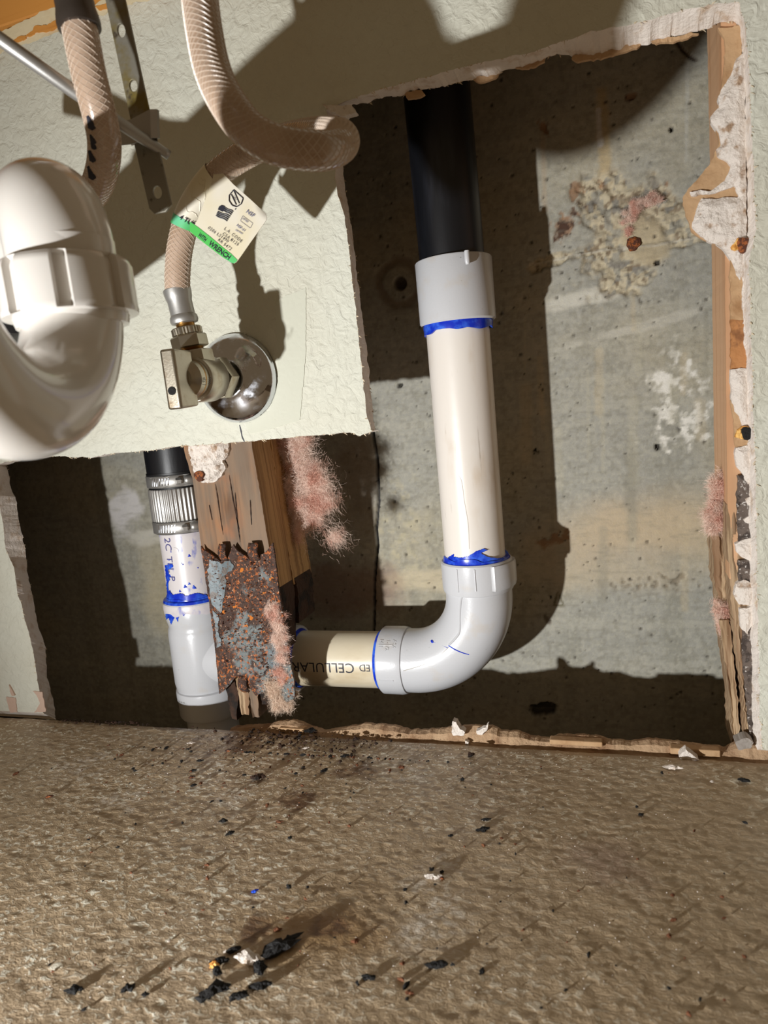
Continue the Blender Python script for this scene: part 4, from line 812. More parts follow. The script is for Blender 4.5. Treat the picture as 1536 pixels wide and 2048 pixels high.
# ---- glass wool tufts
def wool(name, label, pxs, y, depth, nf, mat, flow=(0, 0, -1), length=.012, seed=1, rad=.008, core=True, thin=.000045):
    """tangled glass fibres: short curved ribbons gathered in many small clumps along a line"""
    rs = np.random.RandomState(seed); ctr = np.array([at(a, b, y) for a, b in pxs]); sy = depth / rad; n = int(nf * 5)
    nc = 46; k = rs.randint(len(ctr) - 1, size=nc); t = rs.rand(nc, 1); C0 = ctr[k] * (1 - t) + ctr[k + 1] * t; off = rs.normal(size=(nc, 3)) * rad * .42; off[:, 1] *= sy; C0 = C0 + off
    q = rs.randint(nc, size=n); P = C0[q] + rs.normal(size=(n, 3)) * rad * np.array([.22, .2 * sy, .22]) * rs.uniform(.4, 1.5, (n, 1))
    cf = rs.normal(size=(nc, 3)); f = np.array(flow) * .9 + cf[q] * .7 + rs.normal(size=(n, 3)) * .65; f[:, 1] *= .6; f /= np.linalg.norm(f, axis=1)[:, None]
    s_ = np.cross(f, rs.normal(size=(n, 3))); s_ /= np.linalg.norm(s_, axis=1)[:, None]; u = np.cross(f, s_)
    L_ = length * rs.uniform(.15, .6, (n, 1)); cv = rs.uniform(.3, 2.8, (n, 1)) * rs.choice([-1, 1], (n, 1)); w_ = thin * rs.uniform(.7, 1.6, (n, 1)); V = np.zeros((n, 8, 3))
    for j in range(4):
        g = j / 3; c = P + f * L_ * np.sin(cv * g) / cv + u * L_ * (1 - np.cos(cv * g)) / cv; ww = w_ * (1 - g * .5); V[:, 2 * j] = c - s_ * ww; V[:, 2 * j + 1] = c + s_ * ww
    base_ = np.arange(n)[:, None] * 8; Fq = np.concatenate([base_ + np.array([[2 * j, 2 * j + 1, 2 * j + 3, 2 * j + 2]]) for j in range(3)], 0).astype(np.int32)
    me = bpy.data.meshes.new(name); me.vertices.add(n * 8); me.vertices.foreach_set('co', V.reshape(-1).astype(np.float32)); me.loops.add(Fq.size); me.loops.foreach_set('vertex_index', Fq.ravel())
    me.polygons.add(len(Fq)); me.polygons.foreach_set('loop_start', np.arange(0, Fq.size, 4, dtype=np.int32)); me.update(calc_edges=True); me.materials.append(mat.m)
    o = bpy.data.objects.new(name, me); S.collection.objects.link(o); tag(o, label, 'insulation', kind='stuff'); return o
wool('insulation_tuft', 'large pink glass wool tuft hanging beside the nail-plated stud', [(585, 860), (600, 900), (612, 940), (608, 985), (602, 1020), (606, 1050)], .060, .010, 12000, m_pink, flow=(.25, 0, -.9), length=.014, rad=.0200, seed=2)
wool('insulation_tuft', 'fan of pink glass wool on the clean pine stud', [(1446, 955), (1440, 985), (1436, 1015), (1432, 1040), (1438, 1062)], .034, .005, 4200, m_pink, flow=(-1, 0, -.55), length=.013, rad=.0055, seed=4)
wool('insulation_tuft', 'small pink tuft low on the split stud', [(1442, 1215), (1444, 1240), (1450, 1265)], .034, .004, 1600, m_pink, flow=(-.5, 0, -.8), length=.006, rad=.005, seed=5)
wool('insulation_tuft', 'salmon glass wool stuck to the rusty plate edge', [(540, 1205), (556, 1240), (562, 1280), (562, 1320), (560, 1350)], SY - .005, .003, 3600, m_pink, flow=(.1, 0, -1), length=.010, rad=.0052, seed=6)
wool('insulation_tuft', 'pale matted wool hanging from the foot of the rusty plate', [(545, 1365), (556, 1385), (566, 1400), (570, 1415)], SY - .003, .004, 2600, m_pink2, flow=(.1, 0, -1), length=.010, rad=.0075, seed=7)
wool('insulation_tuft', 'dusty pink fibres caught in the broken concrete patch', [(1250, 470), (1262, 430), (1275, 410), (1300, 400), (1322, 395)], CY - .002, .002, 2600, m_pink, flow=(.5, 0, .6), length=.007, rad=.0042, seed=8, core=False)

# ================================================================ ANGLE STOP AND ESCUTCHEON
EC = np.array(at(475, 757, 0)); 
esc = MB().add(*lathe([(.0105, -.0136), (.0113, -.0144), (.0123, -.0132), (.0145, -.0118), (.0190, -.0104), (.0238, -.0078), (.0268, -.0048), (.0281, -.0018), (.0283, -.0002), (.0274, -.0004), (.0272, -.002)], (EC[0], -.0004, EC[2]), (0, 1, 0), 96, closed=False)).build('escutcheon', m_chrome)
esc.data.polygons.foreach_set('use_smooth', np.ones(len(esc.data.polygons), bool)); tag(esc, 'round chrome escutcheon plate on the pale drywall around the valve stub', 'escutcheon')
val = empty('angle_stop_valve', (EC[0], -.05, EC[2]), 'nickel angle stop valve with flat lever on its chrome wall plate', 'valve')
AX = Vector(at(400, 758, -.052)) - Vector((EC[0], 0, EC[2])); AX.normalize()     # out of the wall
VO = Vector((EC[0], 0, EC[2])); upv = Vector((0, 0, 1))
def vp(d): return VO + AX * d
def vadd(mb, n, mat, sharp=30, **k):
    o = mb.build(n, mat, val, **k); o.data.polygons.foreach_set('use_smooth', np.ones(len(o.data.polygons), bool)); o.data.set_sharp_from_angle(angle=math.radians(sharp)); return o
def v_l(prof, n, mat, seg=40, shape=None, **k): return vadd(MB().add(*lathe(prof, VO, AX, seg, up=upv, shape=shape)), n, mat, **k)
v_l([(.0082, -.005), (.0082, .040)], 'stub_pipe', m_nickel)
hexs = lambda r, a, h, j: r / max(math.cos(((a + math.pi / 6) % (math.pi / 3)) - math.pi / 6), .5)
v_l([(.0105, .0265), (.0118, .0275), (.0118, .0355), (.0112, .0372)], 'compression_nut', m_nickel, 48, hexs)
v_l([(.0105, .036), (.0098, .0372), (.0098, .0395), (.0125, .0400), (.0132, .0415), (.0132, .0600), (.0126, .0620), (.0112, .0625), (.0112, .066), (.0108, .0665)], 'valve_body', m_nickel, 48)
v_l([(.0106, .0655), (.0112, .0662), (.0112, .0676), (.0100, .0685)], 'brass_washer', m_brass, 48)
# lever: flat block wedge crossing the axis
hc = vp(.071); sideways = AX.cross(upv).normalized(); upn = sideways.cross(AX).normalized()
def hv(s, u, d): return tuple(VO + AX * d + sideways * s + upn * u)
sgn = -1 if sideways.x > 0 else 1
V = []; prof_h = [(-.0044, .083), (.0044, .083), (.0052, .068), (-.0052, .068)]
hh = []
for u in (-.0158, .0158): hh += [hv(-.0040, u, .0860), hv(.0040, u, .0860), hv(.0062, u * .95, .0695), (hv(-.0062, u * .95, .0695))]
o = vadd(MB().add(hh, [(0, 1, 2, 3)[::-1], (4, 5, 6, 7), (0, 1, 5, 4), (1, 2, 6, 5), (2, 3, 7, 6), (3, 0, 4, 7)]), 'lever_handle', m_nickel, label='flat rectangular lever'); bevel(o, .0014, 3)
v_l([(.0095, .067), (.0112, .0675), (.0108, .0715), (.0070, .076)], 'handle_hub', m_nickel, 40)
sc_ = MB().add(*lathe([(.0022, -.0004), (.0022, .0004), (.0012, .0006), (0.0, .0002)], hv(-.0000, -.006, .0861), tuple(AX), 16)); vadd(sc_, 'set_screw', m_char)
# outlet upward
oc = vp(.0540); oz = oc.z
def o_l(prof, n, mat, seg=40, shape=None, tilt=(-.10, -.04, 1), **k): return vadd(MB().add(*lathe(prof, oc, tilt, seg, up=(1, 0, 0), shape=shape)), n, mat, **k)
o_l([(.0098, .006), (.0098, .0150), (.0092, .0156)], 'outlet_boss', m_nickel, 4 * 12, hexs)
thr = [(.0070 + (.0004 if i % 2 else -.0003), .0150 + i * .0009) for i in range(8)]; o_l(thr, 'outlet_thread', m_brass)
hose_ax = Vector((-.10, -.04, 1)).normalized()
def vhit(a, b, rad=.0134):
    d = ray(a, b); A0 = np.array(VO); AD = np.array(AX)
    for t in np.linspace(.30, .42, 700):
        q = CAM + d * t - A0
        if np.linalg.norm(q - AD * (q @ AD)) < rad: return CAM + d * t
    return None
def vtext(t, x, y, ang, size):
    ca, sa = math.cos(math.radians(ang)), math.sin(math.radians(ang))
    def mp(u, v):
        a, b = x + u * ca + v * sa, y + u * sa - v * ca; q = vhit(a, b); return q if q is not None else np.array(vp(.05))
    text_mesh(t, size, mp, 'stamped_lettering', m_ink, val, resx=2)
vtext('LSP', 412, 771, -84, 11); vtext('0005', 421, 769, -84, 7.5)
# ================================================================ SUPPLY HOSES
def braid(P, R, n=12, pitch=.030, wd=.00022, lift=.0001):
    P, T, N, B = frames(P); s = np.r_[0, np.cumsum(np.linalg.norm(np.diff(P, axis=0), axis=1))]; mb = MB()
    for sg in (1, -1):
        for k in range(n):
            V = []; ph = 2 * math.pi * k / n
            for i in range(len(P)):
                a = ph + sg * 2 * math.pi * s[i] / pitch
                for da in (-wd / R, 0, wd / R):
                    c = math.cos(a + da) * N[i] + math.sin(a + da) * B[i]; V.append(P[i] + c * (R + (lift + .00012 if da == 0 else lift * 0)))
            F = []
            for i in range(len(P) - 1):
                for q in range(2): F.append((i * 3 + q, i * 3 + q + 1, i * 3 + 4 + q, i * 3 + 3 + q))
            mb.add(V, F)
    return mb
def dens(path, step=.0012):
    P = smoothpath(path, 200); return resample(P, step)
HR = .0068
hs2 = empty('supply_hose', tuple(oc), 'looped clear braided supply hose carrying a paper tag, joined to the valve', 'hose')
base = Vector(oc)
h0 = base + hose_ax * .048
# path px,y
pth = [tuple(h0)] + [tuple(at(a, b, y)) for a, b, y in ((355, 548, -.0575), (361, 490, -.059), (380, 426, -.060), (420, 364, -.061), (475, 318, -.062), (545, 285, -.066), (620, 268, -.080), (676, 270, -.105), (682, 288, -.130), (640, 302, -.150), (560, 292, -.160), (500, 262, -.162), (455, 205, -.160), (425, 140, -.156), (408, 60, -.152), (398, -20, -.148), (390, -120, -.14), (380, -240, -.12))]
def hadd(mb, n, mat, par, **k):
    o = mb.build(n, mat, par, **k); o.data.polygons.foreach_set('use_smooth', np.ones(len(o.data.polygons), bool)); o.data.set_sharp_from_angle(angle=math.radians(35)); return o
Ph = dens(pth); hadd(MB().add(*tube(Ph, HR, 28)), 'hose_tube', m_hose, hs2); hadd(braid(Ph, HR), 'braid', m_braid, hs2, kind='stuff')
hb = lambda prof, n, mat, seg=48, shape=None: hadd(MB().add(*lathe(prof, base, hose_ax, seg, up=(1, 0, 0), shape=shape)), n, mat, hs2)
hb([(.0080, .0175), (.0088, .0181), (.0088, .0238), (.0082, .0246)], 'hex_nut', m_nickel, 48, hexs)
hb([(.0078, .0246), (.0084, .0251), (.0084, .0284), (.0078, .0290)], 'knurled_ring', m_nickel, 120, lambda r, a, h, j: r * (1 + .02 * math.sin(30 * a)))
hb([(.0052, .028), (.0052, .034)], 'brass_neck', m_brass)
hb([(.0058, .0312), (.0074, .0316), (.0079, .0330), (.0077, .0350), (.0068, .0362), (.0068, .0435), (.0073, .0455), (.0077, .0480), (.0078, .0500), (.0070, .0506)], 'crimp_ferrule', m_steel)
# tag: sleeve wrapped on the hose and a flat flap
seg_i = [i for i, q in enumerate(Ph) if at(366, 452, -.061)[2] < q[2] < at(432, 350, -.062)[2] and i < len(Ph) * .35]
sl = MB().add(*tube(Ph[seg_i[0]:seg_i[-1] + 1], HR + .0007, 40, caps=False)); slv = hadd(sl, 'tag_sleeve', m_tagp, hs2, label='creased white sleeve of the tag')
ng = 5; gb = MB().add(*tube(Ph[seg_i[0] - 1:seg_i[0] + ng - 1], HR + .0009, 40, caps=False)); hadd(gb, 'green_band', m_green, hs2)
for k, (aa, zz_) in enumerate(((.3, .3), (.9, .5), (.0, .7), (.6, .75))):
    i0 = seg_i[int(len(seg_i) * zz_)]; Pq, Tq, Nq, Bq = frames(Ph[seg_i[0]:seg_i[-1] + 1]); q = []
    toc = CAM - Pq[0]; toc /= np.linalg.norm(toc)
    base_a = math.atan2(toc @ Bq[0], toc @ Nq[0])
    for t in np.linspace(-.7, .5, 9):
        i = min(len(Pq) - 1, max(0, int(len(Pq) * (zz_ - .15 * t + .06 * math.sin(5 * t + k))))); a = base_a + t; q.append(Pq[i] + (HR + .00075) * (math.cos(a) * Nq[i] + math.sin(a) * Bq[i]))
    hadd(MB().add(*tube(smoothpath(q, 30), .00028, 6)), 'sleeve_crease', m_tagp, hs2)
TY = -.066
def tp_(a, b): # point of the flap (a gently tilted plane hung from the sleeve)
    return at(a, b, TY + (a - 455) * .00006)
fl = [(430, 330), (467, 369), (500, 398), (526, 422), (531, 427), (533.5, 434), (532, 441), (520, 458), (500, 486), (482, 512), (473, 524), (468, 527), (462, 525), (445, 514), (420, 495), (394, 474), (380, 464), (395, 440), (410, 400), (425, 360)]
V = [tp_(*q) for q in fl]; n = len(V); V2 = [v + np.array([0, .0003, 0]) for v in V]
flap = hadd(MB().add(V + V2, [tuple(range(n))[::-1], tuple(range(n, 2 * n))] + [(i, (i + 1) % n, n + (i + 1) % n, n + i) for i in range(n)]), 'tag_flap', m_tagp, hs2, label='printed flap with rounded corner')
off = lambda p: p + np.array([.0, -.00025, 0])
gbp = [(355, 428), (380, 440), (397, 455), (420, 473), (445, 494), (463, 508), (476, 519), (473, 524), (468, 527), (462, 525), (445, 514), (420, 495), (398, 478), (380, 462), (356, 440)]
gbp = [(380, 443), (397, 455), (420, 473), (445, 494), (463, 508), (475, 520), (473, 524), (468, 527), (462, 525), (445, 514), (420, 495), (398, 478), (380, 463)]
hadd(MB().add([off(tp_(*q)) for q in gbp], [tuple(range(len(gbp)))[::-1]]), 'green_band', m_green, hs2)
def ttext(t, x, y, ang, size, mat=m_ink, thick=0, d=.0005, sx=1.0, name='lettering', sp=1.0):
    ca, sa = math.cos(math.radians(ang)), math.sin(math.radians(ang))
    def mp(u, v):
        u = u * sx; return tp_(x + u * ca + v * sa, y + u * sa - v * ca) + np.array([0, -d, 0])
    text_mesh(t, size, mp, name, mat, hs2, thick=thick, resx=2, spacing=sp)
ttext('L.A. CODE', 448, 459, 38, 8.6, sx=1.0, sp=1.12); ttext('CSA B125', 444.5, 469, 37, 8.6, sp=1.12); ttext('0206 L21490', 415.5, 457.5, 35.5, 8.6, sp=1.1); ttext('RR 5472', 435.5, 481.5, 38, 8.6, sp=1.12)
def wtext(t, x, y, ang, size):   # band lettering, lying over the sleeve and the flap
    ca, sa = math.cos(math.radians(ang)), math.sin(math.radians(ang))
    text_mesh(t, size, lambda u, v: at(x + u * ca + v * sa, y + u * sa - v * ca, -.0708), 'lettering', m_ink, hs2, thick=.35, resx=2)
ttext('WRENCH', 417, 489.5, 37, 14, thick=.35, sx=.84)
def hsurf(a, b, r):           # where the view line through a pixel first meets the hose's sleeve
    d = ray(a, b); best = None
    for t in np.linspace(.27, .42, 900):
        q = CAM + d * t; dd = np.min(np.linalg.norm(Ph[:len(Ph) // 3] - q, axis=1))
        if dd < r: return q
    return None
def btext(t, x, y, ang, size, thick=0):
    ca, sa = math.cos(math.radians(ang)), math.sin(math.radians(ang))
    def mp(u, v):
        q = hsurf(x + u * ca + v * sa, y + u * sa - v * ca, HR + .0015); return q if q is not None else tp_(x + u * ca + v * sa, y + u * sa - v * ca) + np.array([0, -.0005, 0])
    text_mesh(t, size, mp, 'lettering', m_ink, hs2, thick=thick, resx=2)
btext('4 TURN', 357.5, 437, 30, 13, .25); ttext('WITH', 396, 472, 41, 12, thick=.25, sx=.6)
# shield mark with UPC, flag, grey stamps
def tline(pts, wd=.00026, mat=m_ink, n='printed_mark'):
    hadd(MB().add(*tube(resample([tp_(*q) + np.array([0, -.00035, 0]) for q in pts], .0006), wd, 5)), n, mat, hs2)
tline([(468, 380), (487, 397), (483, 408), (474, 414), (465, 411), (459, 402), (459, 391), (468, 380)]); tline([(463, 389), (473, 410)]); tline([(468, 381), (479, 407)])
ttext('UPC', 465.5, 393, 64, 5.6, thick=.05)
tline([(471, 418), (472, 419)], .0004)
def tpoly(pts, mat, d=.00035): hadd(MB().add([tp_(*q) + np.array([0, -d, 0]) for q in pts], [tuple(range(len(pts)))]), 'printed_mark', mat, hs2)
tpoly([(438.9, 413), (443, 410.5), (448, 411.5), (451, 414), (449.6, 421.7), (446, 423.8), (436.3, 419.5)], m_ink)
for k in range(7):
    x1_, y1_ = 466.8 - 2.0 * k, 423.8 + 3.1 * k; x0_, y0_ = ((451.0 - 1.2 * k, 415.5 + 2.8 * k) if k < 3 else (436 - 1.2 * (k - 3), 423 + 2.6 * (k - 3)))
    tline([(x0_ + (x1_ - x0_) * t, y0_ + (y1_ - y0_) * t + 1.1 * math.sin(t * 6.3)) for t in np.linspace(0, 1, 9)], .00028)
for (t_, a, b, s, an) in (('NSF', 492, 425, 11, 36), ('LISTED', 485, 438, 4.5, 36), ('NSF-61', 473, 452, 7, 36), ('CERTIFIED', 471, 461, 3.6, 30)): ttext(t_, a, b, an, s, m_inkg, thick=.1)
tline([(486, 432), (506, 447), (501, 457), (481, 442), (486, 432)], .00008, m_inkg)

# left hose
hs1 = empty('supply_hose', tuple(at(150, 20, -.14)), 'clear braided supply hose at far left with dark printed marks', 'hose')
p1 = [tuple(at(a, b, y)) for a, b, y in ((152, 20, -.150), (162, 70, -.150), (178, 150, -.148), (200, 235, -.142), (209, 290, -.135), (203, 345, -.125), (182, 390, -.115), (140, 420, -.105), (80, 415, -.10), (20, 390, -.10), (-40, 355, -.10), (-120, 330, -.10))]
Pl = dens(p1); hadd(MB().add(*tube(Pl, HR, 28)), 'hose_tube', m_hose, hs1); hadd(braid(Pl, HR), 'braid', m_braid, hs1, kind='stuff')
top = np.array(p1[0]); dirn = np.array(p1[1]) - top; dirn /= np.linalg.norm(dirn)
hadd(MB().add(*lathe([(.0062, .0), (.0076, -.002), (.0076, .0006), (.0082, .0035), (.0085, .006), (.0083, .008), (.0068, .0082)][::1], top + dirn * -.001, tuple(dirn), 40)), 'crimp_ferrule', m_dkst, hs1)
hadd(MB().add(*lathe([(.0074, -.04), (.0074, .0005)], top, tuple(dirn), 40)), 'crimp_ferrule', m_dkst, hs1)
mk = MB()
Pq, Tq, Nq, Bq = frames(Pl)
for (a, b, h) in ((182, 245, 12), (186, 278, 7), (187, 290, 6), (184, 312, 10), (183, 345, 13)):
    i = int(np.argmin([abs(np.array(project) - b) for project in [0]])) if False else None
    q = at(a, b, -.15); d = ray(a, b); hit = None
    for t in np.linspace(.22, .34, 400):
        w_ = CAM + d * t
        if np.min(np.linalg.norm(Pl - w_, axis=1)) < HR + .0003: hit = w_; break
    if hit is not None: mk.add(*lathe([(0, 0), (.0011, .0001), (.0007, .0004), (0, .0005)], hit, tuple(-d), 10, up=(0, 0, 1), shape=lambda r, t, hh_, j, h=h: r * (1 + (h / 5) * abs(math.cos(t))) * .8))
hadd(mk, 'ink_marks', m_ink, hs1)

# ================================================================ CLEVIS STRAP, ROD, CLIP
st_e = []
SYp = -.115
def sp(a, b, dy=0): return at(a, b, SYp + dy)
def quad_strip(px, y, th, holes, name, mat):
    P = pxpoly(px, y); pts = [Vector(p) for p in P]; faces = [list(range(len(P)))]; hp = []
    for (a, b, rx, ry, rot) in holes:
        idx = []
        for k in range(20):
            t = 2 * math.pi * k / 20; u, v = rx * math.cos(t), ry * math.sin(t); q = at(a + u * math.cos(rot) - v * math.sin(rot), b + u * math.sin(rot) + v * math.cos(rot), y); idx.append(len(pts)); pts.append(Vector((q[0], q[2])))
        hp.append([tuple(pts[i]) for i in idx]); faces.append(idx)
    r = delaunay_2d_cdt(pts, [], faces, 1, 1e-7); Vv = [(v.x, y, v.y) for v in r[0]]; Ff = []
    for f in r[2]:
        c = sum((r[0][i] for i in f), Vector((0, 0))) / len(f)
        if any(inpoly(np.array([c.x]), np.array([c.y]), h)[0] for h in hp): continue
        if not inpoly(np.array([c.x]), np.array([c.y]), P)[0]: continue
        Ff.append(tuple(f))
    o = mesh(name, Vv, Ff, mat); s = o.modifiers.new('solid', 'SOLIDIFY'); s.thickness = th; s.offset = 0; bevel(o, .0002); return o
strap = quad_strip([(204, -30), (212, 0), (262, 238), (270, 290), (300, 418), (310, 428), (332, 424), (344, 410), (305, 240), (300, 225), (251, 0), (244, -30)], SYp, .0012, [(244, 62, 8, 14, -.15), (268, 172, 8, 12, -.15), (316, 385, 9, 13, -.15), (222, -40, 7, 12, 0)], 'clevis_strap', m_strap)
tag(strap, 'tarnished flat steel strap with oval holes hanging at upper left', 'strap')
rodP = [at(-80, 22, -.176), at(0, 78, -.168), at(140, 178, -.150), at(272, 268, -.126), at(326, 303, -.112), at(338, 311, -.110)]
rod = MB().add(*tube(np.array(rodP), [.0027, .0027, .0027, .0026, .0022, .0022], 20)).build('pivot_rod', m_steel); rod.data.polygons.foreach_set('use_smooth', np.ones(len(rod.data.polygons), bool)); tag(rod, 'thin round steel rod running diagonally through the strap clip', 'rod')
# spring clip: flat plate in front, bent round the right side and behind
cl = MB(); prof = [(223, 268, -.006), (262, 264, -.006), (300, 248, -.0062), (314, 248, -.004), (318, 250, .000), (314, 250, .004), (262, 268, .0045)]
Vt = []
for (a, b, d) in prof:
    hgt = 26 if a < 300 else 30
    Vt += [at(a, b - hgt + (6 if a < 250 else 0), SYp + d), at(a + 2, b + hgt - 2, SYp + d)]
Fc = [(2 * i, 2 * i + 1, 2 * i + 3, 2 * i + 2) for i in range(len(prof) - 1)]
clip = MB().add(Vt, Fc).build('spring_clip', m_steel); s_ = clip.modifiers.new('solid', 'SOLIDIFY'); s_.thickness = .0007; bevel(clip, .0002); tag(clip, 'folded steel spring clip gripping the perforated strap', 'clip')

# ================================================================ P-TRAP
TYp = -.187
trap = empty('p_trap', tuple(at(138, 578, TYp)), 'glossy white plastic trap with big slip nut at left', 'trap')
def tpt(a, b, y=TYp): return at(a, b, y)
C_ = tpt(138, 578)
LB = np.array([-.167, -.270]); RB = tpt(147, 620)[:2]; uz = .2695; uu = (LB - RB) / 2
ub = [np.array([RB[0], RB[1], .286]), np.array([RB[0], RB[1], .275])] + [np.array([*(RB + uu * (1 - math.cos(t))), uz - np.linalg.norm(uu) * math.sin(t)]) for t in np.linspace(0, math.pi, 16)] + [np.array([LB[0], LB[1], .285]), np.array([LB[0], LB[1], .30])]
def tadd(mb, n, mat, **k):
    o = mb.build(n, mat, trap, **k); o.data.polygons.foreach_set('use_smooth', np.ones(len(o.data.polygons), bool)); o.data.set_sharp_from_angle(angle=math.radians(32)); return o
ubp = smoothpath(ub, 90); tadd(MB().add(*tube(ubp, np.linspace(.0179, .0158, len(ubp)), 64)), 'u_bend', m_trap)
arch = [np.array(q) for q in ((-.1885, -.187, .272), (-.1895, -.1865, .288), (-.1955, -.182, .2985), (-.208, -.173, .3025), (-.228, -.158, .3020), (-.255, -.138, .2985), (-.29, -.112, .294), (-.33, -.083, .292))]
tadd(MB().add(*tube(smoothpath(arch, 90), 0.0190, 64)), 'trap_arm', m_trap)
nax = Vector(tpt(118, 480)) - Vector(tpt(145, 640)); nax.normalize()
nc = Vector(tpt(136, 580))
def nutshape(r, a, h, j):
    k = (a / (2 * math.pi) * 8) % 1; return r - (.0026 if .68 < k < .95 and 2 <= j <= 5 else 0)
tadd(MB().add(*lathe([(.0191, -.0103), (.0237, -.0099), (.0241, -.0088), (.0239, -.0076), (.0239, .0063), (.0231, .0084), (.0218, .0095), (.0191, .0099)], nc, nax, 256, up=(1, 0, 0), shape=nutshape)), 'slip_nut', m_trap, label='ribbed white slip nut')
tadd(MB().add(*lathe([(.0170, -.0138), (.0196, -.0134), (.0202, -.0115), (.0202, -.0095)], nc, nax, 96)), 'nut_lip', m_trap)
tadd(MB().add(*lathe([(.0200, -.012), (.0262, -.011), (.0270, -.0085), (.0270, .004), (.0250, .0095), (.0200, .010)], (LB[0], LB[1], .47), (0, 0, 1), 128, up=(1, 0, 0), shape=nutshape)), 'slip_nut', m_trap)
tadd(MB().add(*lathe([(.0148, 0), (.0148, .25)], (LB[0], LB[1], .292), (0, 0, 1), 48)), 'tailpiece', m_trap)
# black wall coupling behind the trap arm
bc = Vector((-.280, -.120, .2952)); bd = Vector(arch[-1]) - Vector(arch[-3]); bd.normalize()
blk = MB().add(*lathe([(.0194, .061), (.0194, 0), (.0238, .0005), (.0252, .002), (.0252, .008), (.0228, .009), (.0228, .06), (.0194, .061)], bc, bd, 72, closed=False)).build('rubber_coupling', m_rub); blk.data.polygons.foreach_set('use_smooth', np.ones(len(blk.data.polygons), bool)); blk.data.set_sharp_from_angle(angle=math.radians(32)); tag(blk, 'glossy black rubber coupling behind the white trap arm', 'coupling')

# ================================================================ DEBRIS ON THE FLOOR
def flake(px, py, r, rs, name, mat, label, cat, group=None, sq=.45, el=1.0, ang=0):
    p = on_floor(px, py); ca, sa = math.cos(ang), math.sin(ang); VV = []; FF = []
    for c in range(3 if r > .0012 else 1):          # ragged clump grown into one piece
        V, F = rock((0, 0, 0), r * (1 if c == 0 else .6), rs, sq, 12); ox, oy = ((0, 0), (r * .75, r * .2), (-r * .6, -r * .25))[c]
        V = [(x * rs.uniform(.72, 1.15) + ox, y * rs.uniform(.72, 1.15) + oy, z * rs.uniform(.8, 1.3)) for x, y, z in V]; n0 = len(VV); VV += V; FF += [tuple(i + n0 for i in f) for f in F]
    V = [((x * el * .75) * ca - y * sa * .8, (x * el * .75) * sa + y * ca * .8, z) for x, y, z in VV]; zmin = min(v[2] for v in V)
    o = mesh(name, V, FF, mat); o.location = (p[0], p[1], -zmin - .0001); tag(o, label, cat, group); return o
rs = np.random.RandomState(11)
